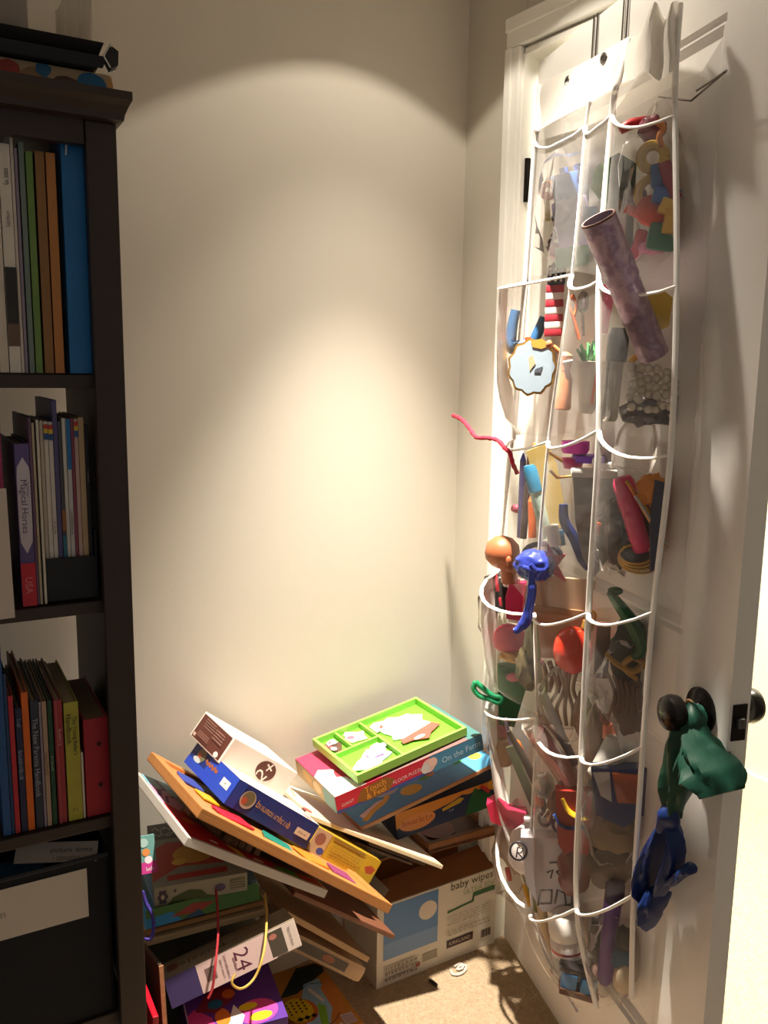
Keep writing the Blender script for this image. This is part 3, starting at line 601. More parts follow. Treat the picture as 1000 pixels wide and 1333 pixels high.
cutout('small white flower cutout beside the divider', .01, .055, -.0005, wob(.026, .02, 12, .25, 4), ['e6d4cc', 'b0584c'], 1.0)
cutout('lavender gown cutout in the long front compartment', -.070, -.045, -.003, wob(.042, .030, 16, .2, 3), ['c8a0dc', 'e8dcec', 'b47fd0'], .4)
cutout('pale fan shaped cutout in the long front compartment', -.052, -.030, .001, wob(.035, .018, 14, .2, 6), ['dccfe0', 'b88ac8'], .5)
cutout('white apron cutout at the front of the tray', -.10, -.062, -.001, wob(.030, .020, 12, .2, 8), ['ece2e6', 'c79ad0'], -.2)
cutout('peach ruffle cutout in the small square compartment', -.056, .060, -.003, wob(.024, .028, 14, .25, 5), ['e2bfa8', 'e8dcd0', 'c8687a'], .8)
cutout('brown haired head cutout in the corner compartment', -.115, .055, -.003, wob(.018, .028, 12, .25, 7), ['5a4030', 'd8c8d8', 'a05a5a'], .2)
cutout('pink and white bow cutout in the corner compartment', -.112, .068, .001, wob(.013, .011, 10, .3, 9), ['e2cfd8', 'b84a5a'], .6)
o, d = pbox('puzzle_board', 'sky blue puzzle board with yellow animals below the farm box', 'puzzle', ((1.1041, 1.5019, 0.4644), (0.9954, -0.0203, -0.0877, -0.0313), (0.3788, 0.1801, 0.009)), 'b98e62')
printed(o, 'top', d, [(R_, .005, .01, .995, .99, '5aaee0'), (P_, [(.06, .10), (.22, .22), (.26, .32), (.2, .34), (.05, .22)], 'e8e4dc'), (L_, [(.05, .08), (.14, .2), (.24, .28), (.28, .36)], .07, 'e0c24a'), (E_, .42, .26, .07, .11, 'e0c83a'), (E_, .56, .38, .05, .06, '4a9a4a'), (E_, .6, .40, .03, .05, 'd8884a'), (E_, .80, .40, .04, .06, '3fa04a'), (E_, .92, .34, .04, .10, 'dfd04a'), (E_, .3, .55, .1, .2, 'c8dCE0'.lower())], 'picture')
o, d = pbox('game_box', 'navy and yellow toy box with a green dinosaur under the blue board', 'box', ((1.1776, 1.4999, 0.4063), (0.9963, 0.0085, -0.0534, -0.0666), (0.2904, 0.13, 0.0664)), '1d2c4c')
printed(o, 'front', d, [(P_, [(0, .4), (.5, .72), (.8, .85), (1, .6), (1, 1), (0, 1)], 'c47f2e'), (E_, .19, .45, .16, .30, 'c98248'), ('mark', 9, .19, .5, .013, -3, '96422c'), (P_, [(.38, .56), (.60, .86), (.66, .80), (.62, .62), (.42, .46)], '1a2440'), (P_, [(.41, .58), (.58, .78), (.62, .70), (.58, .58), (.42, .48)], 'b8962c'), ('mark', 4, .5, .42, .005, 0, 'b8c0cc'), (P_, [(.62, .0), (.66, .5), (.72, .95), (.8, .7), (.88, .5), (.84, .0)], '1f5a34'), (L_, [(.78, .95), (.86, .6)], .14, 'b8342c'), (E_, .9, .85, .06, .2, 'd89c26'), (E_, .91, .82, .02, .08, 'e6dccc')], 'front_print')
o, d = pempty('frame_tray', 'brown wooden frame tray with a red disc resting in the carton', 'tray', ((1.2285, 1.5249, 0.296), (0.999, -0.0086, 0.0098, -0.0432), (0.1921, 0.14, 0.0242)))
bw_ = wood('9a6840', '82532f', .45, 12)
boxob('tray_floor', (0, 0, -.006), (d[0], d[1], .008), wood('5a3626', '4a2c20', .5), o); bm = bmesh.new(); addlathe(bm, [(.045, 0), (.045, .004), (0, .005)], (-.03, 0, -.002), None, 24); ob('red_disc', bm, mat('7a2a22', .4, .05), o, True)
for c_, dd in (((0, -d[1] / 2 + .006, 0), (d[0], .012, d[2])), ((0, d[1] / 2 - .006, 0), (d[0], .012, d[2])), ((-d[0] / 2 + .006, 0, 0), (.012, d[1] - .024, d[2])), ((d[0] / 2 - .006, 0, 0), (.012, d[1] - .024, d[2]))): boxob('frame_bar', c_, dd, bw_, o, .001)

# wipes carton
WA = Vector((0.9807, 1.4578, 0)); WR = math.radians(-3.8); wc = empty('wipes_carton', WA, WR); tag(wc, 'open white and blue baby wipes carton on the carpet by the corner', 'carton')
kraft = mat('b57a4a', .8, .08); WW, WD, WH = .338, .165, .205
cw = mat('d8d2c4', .6, .04)
fr_ = boxob('front_panel', (WW / 2, .0025, WH / 2), (WW, .005, WH), cw, wc)
printed(fr_, 'front', (WW, .005, WH), [(R_, .05, .32, .49, .98, '5b86b8'), (R_, .05, .32, .49, .52, '7596c0'), (E_, .405, .76, .075, .115, 'd9d0c2'), (T, 'baby wipes', .78, .93, .026, 0, '4a4a30'), (T, 'ULTRA SOFT', .86, .82, .013, 0, '9ab07a'), (P_, [(.57, .62), (.80, .66), (.80, .72), (.985, .72), (.985, .78), (.79, .78), (.78, .68), (.57, .65)], '47704a'), (R_, .57, .17, .80, .27, '3a2226'), (T, 'KIRKLAND', .685, .22, .009, 0, 'c8b8a8'), (R_, .87, .14, .96, .24, '8a8074'), (R_, .885, .14, .9, .24, '4a443e'), (R_, .915, .14, .925, .24, '4a443e'), (R_, .94, .14, .95, .24, '4a443e'), (R_, .37, .12, .49, .22, '9a9284'), (E_, .33, .12, .02, .03, 'a8433c')] + scribble(4, .57, .45, .95, .6, 'a9a294', .25) + scribble(2, .57, .32, .95, .42, 'b0a99b', .4) + scribble(3, .06, .05, .33, .26, '8a8078', .45), 'carton_print', center=(WW / 2, .0025, WH / 2))
boxob('side_panel', (.0025, WD / 2, WH / 2), (.005, WD - .01, WH), cw, wc); boxob('side_panel', (WW - .0025, WD / 2, WH / 2), (.005, WD - .01, WH), cw, wc)
boxob('back_panel', (WW / 2, WD - .0025, WH / 2), (WW, .005, WH), kraft, wc); boxob('carton_floor', (WW / 2, WD / 2, .003), (WW - .01, WD - .01, .005), kraft, wc)
bm = bmesh.new(); addgrid(bm, [[(.012, .004, WH), (WW - .006, .004, WH)], [(.02, .05, WH + .028), (WW - .010, .055, WH + .036)]]); bmesh.ops.solidify(bm, geom=bm.faces[:], thickness=.003); ob('front_flap', bm, kraft, wc)
bm = bmesh.new(); addgrid(bm, [[(.003, .004, WH), (.003, .10, WH)], [(.03, .0, WH + .036), (.02, .09, WH + .045)]]); bmesh.ops.solidify(bm, geom=bm.faces[:], thickness=.003); ob('side_flap', bm, mat('cfc8b8', .6, .04), wc)
for i, (x, y, h, l) in enumerate(((.16, .075, 'd9cfc4', .020), (.215, .070, 'e2d6c8', .024), (.255, .072, 'e0d6cc', .030))):
    b = empty('craft_stick', WA + Matrix.Rotation(WR, 3, 'Z') @ Vector((x, y, WH + .056 + .003 * i)), WR + .3 * i)
    bm = bmesh.new(); addtube(bm, [(-l / 2, 0, 0), (l / 2, 0, 0)], .0045, 8); ob('stick', bm, mat(h, .5, .05), b)
    tag(b, ('short white chalk stub on the carton flap next to the thin board', 'middle white chalk stick on the carton flap', 'longest white chalk stick on the carton flap')[i], 'chalk')
    b.name = 'chalk_stick'
# boards leaning between the stack and the carton
for key, lab, hx_ in ((( (0.8344, 1.4451, 0.305), (0.9472, 0.0011, 0.3196, -0.0277), (0.2898, 0.2, 0.0104) ), 'dark red brown board leaning on the wipes carton below the orange tray', ('8a5a40', '6e4430')), (( (0.8036, 1.4641, 0.2574), (0.9327, 0.0019, 0.3599, -0.0236), (0.2553, 0.2, 0.0124) ), 'tan wooden board leaning lower beside the wipes carton', ('c8a478', 'b08a5e'))):
    pbox('wooden_board', lab, 'board', key, 'a08060', m=wood(hx_[0], hx_[1], .5, 14), bevel=.002)
c_, q_, d_ = ((0.81, 1.4715, 0.1909), (0.9372, -0.025, 0.3473, -0.0194), (0.2246, 0.18, 0.0376))
bm = bmesh.new(); addbox(bm, (0, 0, 0), d_, None, .012); o = ob('chunky_board_book', bm, mat('bfa27e', .55, .08), None, True); o.rotation_mode = 'QUATERNION'; o.rotation_quaternion = q_; o.location = c_
tag(o, 'cream round cornered board book lowest of the leaning boards', 'book'); printed(o, 'front', d_, [(R_, .05, .25, .75, .75, '4c4640'), (E_, .5, .5, .08, .2, '9a5a3a')], 'spine_print')
# left stack
o, d = pbox('board_game', 'board game box with a yellow duck lid and white flowered side', 'board game', ((0.5527, 1.4548, 0.4846), (0.9909, -0.0006, -0.0008, -0.1346), (0.1662, 0.22, 0.0363)), 'a8a288'); o.location.z -= .012
printed(o, 'top', d, [(R_, 0, 0, 1, 1, '8c887a'), (R_, 0, .72, .62, 1, '4a4848'), (P_, [(.0, .08), (.3, .25), (.9, .2), (.95, .5), (.6, .6), (.2, .66), (0, .55)], 'b04434'), (E_, .48, .42, .24, .15, 'd09a3e'), (E_, .3, .32, .08, .05, 'e0b04a'), (R_, .15, .06, .8, .14, 'a8382c'), (L_, squiggle(.05, .55, .90, .04), .012, 'b8b4aa'), (L_, squiggle(.05, .55, .80, .04, 14, 1.0), .012, 'b8b4aa'), (E_, .2, .85, .06, .06, 'a8a49a'), (E_, .2, .85, .05, .05, '3a3838'), (E_, .4, .86, .07, .06, 'a8a49a'), (E_, .4, .86, .06, .05, '3a3838')], 'lid_picture')
printed(o, 'front', d, [(P_, [(.14, 0), (.2, .35), (.38, .62), (.5, .5), (.56, .2), (.7, .0)], '4c5a30')] + [(E_, .09 + .035 * math.cos(k * PI / 3), .45 + .26 * math.sin(k * PI / 3), .022, .13, '4a4252') for k in range(6)] + [(E_, .09, .45, .018, .12, 'c9c0a8'), (E_, .22, .7, .015, .09, '5a5262'), (E_, .70, .45, .06, .2, '5a4a6a'), (R_, .81, .25, .97, .8, '7a7458')] + scribble(3, .82, .3, .96, .75, 'b0a888', .4), 'side_print')
o, d = pbox('puzzle_box', 'grey blue flat puzzle box stacked below the duck game', 'box', ((0.5561, 1.4778, 0.4337), (0.998, -0.0001, -0.0026, -0.0632), (0.1914, 0.22, 0.0308)), '6f8ea4')
printed(o, 'front', d, [(P_, [(0, 0), (.6, .0), (.95, .5), (.95, 0)], '4a6a5a'), (R_, .55, .3, .95, .85, '3f6e94'), (R_, 0, .9, .12, 1, 'c9c48a')] + scribble(2, .1, .35, .5, .7, '9fb4c0', .4), 'side_print')
o, d = pbox('puzzle_board', 'wooden jigsaw board with a green field picture in the left stack', 'puzzle', ((0.5456, 1.4532, 0.4171), (0.9973, 0.0004, -0.0001, -0.0733), (0.2204, 0.22, 0.0099)), 'a87c4c')
printed(o, 'front', d, [(R_, 0, .9, 1, 1, '8a5e34')], 'edge'); printed(o, 'top', d, [(R_, .01, .01, .99, .99, '4f7a34'), (P_, [(.01, .01), (.25, .01), (.18, .4), (.01, .5)], '2f8ac0'), (E_, .3, .1, .12, .1, 'a0402c'), (E_, .45, .06, .08, .06, '3a5a7a')], 'picture')
# the upright green lip of that puzzle's picture card
o, d = pbox('picture_card', 'upright strip of picture card with grass and a blue pond', 'card', (Vector(((0.5264, 1.345, 0.4429))) + Vector((0, 0, .0)), Quaternion((0, 0, 1), -.15) @ Quaternion((1, 0, 0), -.35), (.205, .0016, .03)), '55803a')
printed(o, 'front', d, [(R_, 0, 0, 1, 1, '4f7a34'), (P_, [(0, 0), (.3, 0), (.22, .6), (0, .5)], '2f8ac0'), (P_, [(.2, .3), (.4, .8), (.6, .6), (.45, .2)], 'a0402c'), (P_, [(.3, 0), (.5, 0), (.45, .4)], '31506a')], 'picture')
c_, q_, d_ = ((0.5496, 1.4621, 0.401), (0.9972, 0.0008, -0.0001, -0.0746), (0.228, 0.25, 0.0118))
b = boxob('storage_box', (c_[0] + .004, c_[1] + .028, (c_[2] - .0075) / 2), (d_[0] - .012, d_[1] - .07, c_[2] - .0075), mat('2c3428', .6, .08), None, .002); b.rotation_euler = (0, 0, -.15)
tag(b, 'dark green storage box with a cream lid carrying the left stack', 'box')
boxob('lid', (-.0, -.028, (c_[2] - .0075) / 2 + .0066), (d_[0], d_[1], d_[2]), mat('b39c78', .6, .08), b, .002)
sh = boxob('cardboard_sheet', Vector(((0.4172, 1.315, 0.4101))) + Vector((0, 0, -.205)), (.006, .125, .405), mat('4a3626', .8, .1), None, .001); sh.rotation_euler = (-.09, 0, .04)
tag(sh, 'brown cardboard sheet with a worn edge standing beside the puzzle box', 'cardboard')
e_ = boxob('worn_edge', (0, -.0628, 0), (.0075, .002, .405), mat('c08a62', .9, .4, 0, 90), sh)
rf = boxob('red_folder', bw(.016, .115, .19), (.010, .17, .38), mat('c0142a', .25, .05), None, .002); rf.rotation_euler = (0, .02, BKR)
tag(rf, 'glossy red folder standing between the bookcase and the pile', 'folder')
o, d = pbox('greeting_card_box', 'small pink and teal picture card tucked at the stack edge by the bookcase', 'card', (Vector(((0.4404, 1.4, 0.5425))), Quaternion((0, 0, 1), -.2) @ Quaternion((1, 0, 0), -.5), (.034, .004, .065)), '6a9a94')
printed(o, 'front', d, [(R_, 0, 0, 1, .3, 'c23a8a'), (E_, .6, .35, .2, .1, 'e8dce0'), (E_, .5, .55, .2, .1, 'd98a4a'), (E_, .4, .8, .25, .12, 'a8c4bc'), ('mark', 3, .65, .12, .007, 0, 'e8dce0')], 'picture')
o, d = pbox('jigsaw_box', 'white 24 piece jigsaw box tilted across the front of the stack', 'box', ((0.5547, 1.2939, 0.3617), (0.9717, -0.1954, -0.0887, -0.0984), (0.2382, 0.0893, 0.0484)), 'c9b6a8')
printed(o, 'front', d, [(R_, 0, 0, .23, 1, '40345c'), (R_, .23, 0, .8, 1, 'd2b4ac'), (T, '24', .56, .5, .026, -90, '5a2a3a'), (R_, .77, .06, .89, .94, '4a4034'), (E_, .81, .75, .03, .1, 'a86a5a'), (R_, .28, .3, .36, .75, '9a7a72'), ('mark', 8, .94, .5, .006, -90, '6a5a52'), ('mark', 6, .50, .45, .006, -90, '7a4a52')] + [(R_, .285 + .012 * k, .3, .29 + .012 * k, .75, '5a4444') for k in range(6)] + [('mark', 12, .44, .5, .005, -90, '6a3a48'), ('mark', 12, .405, .5, .004, -90, '6a3a48')], 'front_print')
printed(o, 'top', d, [(R_, 0, 0, 1, 1, '9a8a74'), (T, 'Puzzle', .3, .45, .024, 180, '4a3a34'), (R_, .04, .3, .12, .7, '7a4a3a'), ('mark', 14, .66, .4, .012, 180, '5a4a40')], 'lid_print')
o, d = pbox('picture_box', 'tall purple box with pink and yellow cartoon shapes on its lid', 'box', ((0.5503, 1.2782, 0.1404), (0.9938, -0.0094, -0.0029, -0.1104), (0.1669, 0.1507, 0.2848)), '5a3488')
printed(o, 'top', d, [(R_, 0, 0, 1, 1, '5b3391'), (E_, .72, .22, .22, .20, 'e0489a'), (E_, .64, .33, .10, .06, 'f0d81e'), (E_, .74, .13, .12, .07, 'f0d81e'), (P_, [(.3, .0), (.5, .0), (.58, .2), (.5, .42), (.42, .2)], 'f0ece4'), (E_, .36, .26, .08, .15, 'e07a24'), (P_, [(.05, .0), (.3, .0), (.25, .3), (.1, .5), (.0, .4)], 'd0408a'), (P_, [(.1, .45), (.3, .35), (.5, .5), (.6, .75), (.3, .8)], '7a2438'), (E_, .32, .5, .08, .08, '1f6a86'), (E_, .48, .62, .07, .08, 'd06a2a'), (R_, 0, 0, .012, 1, 'c9b8d8')], 'lid_picture')
o, d = pbox('activity_box', 'orange box with a yellow dotted bug and barcode on its lid', 'box', ((0.7591, 1.368, 0.0676), (0.9985, -0.007, 0.0368, -0.0391), (0.1241, 0.2088, 0.1301)), 'cf8a3a')
printed(o, 'top', d, [(R_, 0, 0, 1, 1, 'd08c38'), (P_, [(.0, .62), (.55, .98), (.9, .98), (1, .9), (.96, .82), (.3, .62)], '2f3a34'), (P_, [(.15, .0), (.5, .0), (.75, .35), (.8, .75), (.5, .72), (.2, .4)], 'a8cfe8'), (P_, [(.5, .1), (.7, .3), (.72, .6), (.95, .75), (.98, .5), (.8, .1)], 'dd8a44'), (P_, [(.5, .62), (.56, .66), (.66, .44), (.62, .4)], 'efeae0'), (P_, [(.3, .0), (.42, .0), (.62, .35), (.52, .42)], '8cc83e'), (E_, .22, .38, .26, .17, 'e0762a'), (E_, .17, .40, .24, .17, 'f2d020')] + [(E_, .03 + .09 * i, .50 - .045 * j + .02 * (i % 2), .018, .012, '141210') for i in range(4) for j in range(4)] + [(P_, [(.05 + .12 * i, .27), (.11 + .12 * i, .30), (.17 + .12 * i, .27), (.11 + .12 * i, .24)], '141210') for i in range(3)] + [(R_, .72, .03, .93, .17, 'e8e2da')] + [(R_, .73, .04 + .015 * k, .92, .046 + .015 * k, 'b04a4a') for k in range(8)] + [(L_, [(.3, .70), (.4, .8), (.6, .82), (.8, .78)], .008, '22201e'), (L_, [(.2, .12), (.4, .08), (.6, .12), (.75, .2)], .008, '22201e'), (L_, [(.4, .64), (.55, .70), (.8, .66)], .008, '22201e'), (E_, .66, .06, .03, .02, 'e0d2b8')], 'lid_picture')
# lacing cords over the stack
def cord(label, pts, h, r=.0022):
    P = smoothline(pts, 5); o_ = P[len(P) // 2].copy(); bm = bmesh.new(); addtube(bm, [p - o_ for p in P], r, 6)
    o = ob('lacing_cord', bm, mat(h, .7, .1), None, True); o.location = o_; tag(o, label, 'cord')
cord('red lacing cord hanging down over the jigsaw box', [(0.545, 1.335, 0.4723), (0.537, 1.31, 0.4559), (0.5211, 1.27, 0.4333), (0.4935, 1.215, 0.4276), (0.4791, 1.195, 0.3971), (0.4688, 1.19, 0.3839)], 'a0222c')
cord('yellow lacing cord looping off the jigsaw box', [(0.6378, 1.325, 0.4372), (0.6188, 1.28, 0.4278), (0.5889, 1.222, 0.4286), (0.5659, 1.19, 0.4139), (0.5453, 1.18, 0.393), (0.5184, 1.17, 0.394), (0.5023, 1.17, 0.4108), (0.5102, 1.175, 0.421)], 'd0a850')
cord('purple lacing cord curling by the bookcase upright', [(0.4171, 1.35, 0.5062), (0.4203, 1.345, 0.486), (0.4271, 1.335, 0.4673), (0.4258, 1.325, 0.4473), (0.4167, 1.315, 0.4365), (0.4061, 1.315, 0.4406)], '4a3a9a', .003)
# small things on the carpet
o = empty('paper_clip_toy', (1.1784, 1.4031, 0), .2); bm = bmesh.new()
addtube(bm, smoothline([(-.014, .012, .004), (-.022, 0, .004), (-.010, -.012, .004), (.012, -.012, .004), (.022, -.002, .004), (.012, .006, .004), (-.002, .002, .004), (.010, -.004, .005), (.020, .010, .004), (.0, .014, .004)], 4), .0028, 6); ob('loop', bm, mat('d8d4c8', .4, .05), o, True); tag(o, 'small white plastic loop lying on the carpet by the wipes carton', 'toy')
o = empty('crayon_stub', (1.1012, 1.4008, 0), .1); bm = bmesh.new(); addtube(bm, [(0, -.012, .004), (0, .010, .004), (0, .014, .004)], [.004, .004, .0015], 8); ob('crayon', bm, mat('3a3028', .6, .05), o); tag(o, 'tiny dark crayon stub on the carpet in front of the carton', 'crayon')

# ------------------------------------------------------------------ clear pocket organizer hanging on the door
org = empty('pocket_organizer', (HG.x, HG.y, 0), DRZ)
tag(org, 'clear vinyl pocket organizer with white binding stuffed with toys hanging on the door', 'organizer')
tape_m = mat('efece6', .6, .04, 0, 200); fab_m = mat('f7f3ec', .85, .06, 0, 60, .2); vin = vinyl('pocket_vinyl', .045, 'f6f2ec', .14); vin_b = vinyl('backing_vinyl', .10, 'f6f2ec', .2)
# grid of seam points, door coordinates (along the door, off the door, height)
TP = [
 [(0.1067, 0.05, 1.8633), (0.103, 0.058, 1.5876), (0.0756, 0.06, 1.2606), (0.038, 0.065, 0.9622), (0.0423, 0.065, 0.6662), (0.1394, 0.065, 0.4402), (0.364, 0.05, 0.1978)],
 [(0.33, 0.055, 1.8351), (0.3338, 0.07, 1.579), (0.2882, 0.08, 1.273), (0.2749, 0.085, 0.9264), (0.3027, 0.085, 0.719), (0.3217, 0.085, 0.3067), (0.4737, 0.055, 0.1884)],
 [(0.4206, 0.055, 1.8302), (0.4426, 0.075, 1.5589), (0.4879, 0.085, 1.3087), (0.4853, 0.085, 0.9888), (0.4885, 0.085, 0.7225), (0.4932, 0.08, 0.4245), (0.5328, 0.05, 0.2446)],
 [(0.5912, 0.045, 1.7855), (0.6475, 0.06, 1.5321), (0.6641, 0.062, 1.2837), (0.6456, 0.062, 1.0338), (0.6399, 0.06, 0.8067), (0.6419, 0.06, 0.5449), (0.6326, 0.045, 0.3441)]]
BUL = [[.012, .090, .034, .072, .055, .045], [.015, .020, .025, .030, .030, .030], [.022, .022, .022, .025, .022, .022]]
def lerp(a, b, t): return Vector(a).lerp(Vector(b), t)
def org_tape(pts, r, name, flat=.75):
    bm = bmesh.new(); addtube(bm, [dl(p) for p in smoothline(pts, 5)], r, 8, False, flat); return ob(name, bm, tape_m, org, True)
header_top = [(0.0453, 0.017, 1.9937), (0.1506, 0.014, 1.9866), (0.256, 0.02, 1.9718), (0.3185, 0.016, 1.9711), (0.4051, 0.027, 1.9592), (0.4397, 0.022, 1.956), (0.5509, 0.067, 1.9551), (0.535, 0.037, 1.9386), (0.5969, 0.067, 1.9357), (0.5812, 0.042, 1.9466)]
header_bot = [(0.1163, 0.052, 1.8827), (0.2221, 0.048, 1.8838), (0.3238, 0.054, 1.8754), (0.3785, 0.05, 1.8778), (0.448, 0.058, 1.8723), (0.4818, 0.057, 1.8692), (0.5572, 0.082, 1.8547), (0.5706, 0.067, 1.838), (0.6123, 0.077, 1.8349), (0.6117, 0.062, 1.8439)]
ht, hb = smoothline(header_top, 4), smoothline(header_bot, 4)
bm = bmesh.new(); addgrid(bm, [[dl(a.lerp(b, k / 4) + Vector((0, .004 * math.sin(k * 1.3), 0))) for a, b in zip(ht, hb)] for k in range(5)]); bmesh.ops.solidify(bm, geom=bm.faces[:], thickness=.0018)
ob('header_panel', bm, fab_m, org, True)
bm = bmesh.new(); addgrid(bm, [[dl(hb[min(len(hb) - 1, int(i * (len(hb) - 1) / 12))]) for i in range(13)], [dl(lerp(TP[min(2, i // 4)][0], TP[min(2, i // 4) + 1][0], (i - 4 * min(2, i // 4)) / 4)) for i in range(13)]]); ob('header_window', bm, vin_b, org, True)
for px in ((0.1936, 0.026, 1.9542), (0.3378, 0.03, 1.9482)):
    bm = bmesh.new(); p = dl(px); addtube(bm, [p + Vector((.008 * math.cos(a), -.002, .008 * math.sin(a))) for a in [2 * PI * k / 14 for k in range(14)]], .0022, 6, True); g_ = ob('grommet', bm, mat('8a8780', .3, .05, .9), org, True); bm = bmesh.new(); addlathe(bm, [(.0062, 0), (.0062, .001), (0, .001)], p + Vector((0, -.0015, 0)), RX(90), 14); ob('eyelet_hole', bm, mat('3a3632', 1.0, .1, 0, 40, 0, .05), g_)
# back sheet, seams
bm = bmesh.new(); rows = []
for r in range(7):
    row = []
    for c in range(3):
        for k in range(4): row.append(dl(Vector((lerp(TP[c][r], TP[c + 1][r], k / 4)[0], .010, lerp(TP[c][r], TP[c + 1][r], k / 4)[2]))))
    row.append(dl(Vector((TP[3][r][0], .010, TP[3][r][2])))); rows.append(row)
addgrid(bm, rows); ob('back_sheet', bm, vin_b, org, True)
org_tape([(0.0522, 0.02, 1.9884), (0.1197, 0.052, 1.8847)] + TP[0][:3], .0060, 'edge_binding'); org_tape(TP[0][2:], .0038, 'edge_binding')
org_tape([hb[9]] + TP[1], .0035, 'seam_binding'); org_tape([(0.4158, 0.03, 1.9516), (0.4358, 0.058, 1.8736)] + TP[2], .0056, 'seam_binding')
org_tape([(0.5864, 0.045, 1.9401), (0.6088, 0.06, 1.8429)] + TP[3], .0052, 'edge_binding')
def pocket(c, r):
    A, B, A2, B2 = TP[c][r], TP[c + 1][r], TP[c][r + 1], TP[c + 1][r + 1]; b = BUL[c][r]; rows = []; NS, NT = 9, 9
    for i in range(NT):
        t = i / (NT - 1); row = []
        pr = (1 - .25 * t) if t < .55 else (1 - .25 * t) * math.sqrt(max(0.0, 1 - ((t - .55) / .45) ** 2))
        for k in range(NS):
            s = k / (NS - 1); base = lerp(lerp(A, B, s), lerp(A2, B2, s), t * .97)
            w = (math.sin(PI * s)) ** .7; wr = .006 * noise.noise(Vector((c * 3.1 + s * 3, r * 2.3 + t * 3, .5)))
            row.append(base + Vector((-.01 * w if c == 0 else 0, b * w * max(pr, .02) + wr * w, -.020 * w * (1 - t))))
        rows.append(row)
    bm = bmesh.new(); addgrid(bm, [[dl(p) for p in row] for row in rows]); ob('pocket_front', bm, vin, org, True)
    bm = bmesh.new(); addtube(bm, [dl(p) for p in rows[0]], .0042, 8, False, .6); ob('pocket_rim', bm, tape_m, org, True)
for c in range(3):
    for r in range(6): pocket(c, r)
# wire hooks over the door top
wire_m = mat('6f6a62', .3, .05, .9)
def wire(label, pts, r=.0017):
    P = [dw(p) for p in pts]; o0 = P[0]; bm = bmesh.new(); addtube(bm, [p - o0 for p in P], r, 6); o = ob('wire_hook', bm, wire_m, None, True); o.location = o0; tag(o, label, 'hook')
for lab, a, b in (('steel wire hook holding the organizer header nearest the hinges', (0.2465, 0.02, 1.9788), (0.2124, 0.035, 1.9422)), ('steel wire hook holding the middle of the organizer header', (0.3535, 0.02, 1.9789), (0.3532, 0.038, 1.9375))):
    u = a[0]; top = DZ1
    wire(lab, [(u - .006, -DTH - .004, top - .04), (u - .006, -DTH - .004, top + .003), (u - .006, .003, top + .003), (u - .006, .004, a[2] - .02), (u - .003, .005, a[2] - .045), (u + .003, .005, a[2] - .045), (u + .008, .004, a[2] - .02), (u + .008, .003, top + .003), (u + .008, -DTH - .004, top + .003), (u + .008, -DTH - .004, top - .04)])
wire('empty bent steel wire hook jutting from the door panel', [(0.4809, 0.006, 1.8464), (0.6074, 0.03, 1.8028), (0.6923, 0.034, 1.8174), (0.6959, 0.04, 1.8137), (0.6282, 0.036, 1.81)])

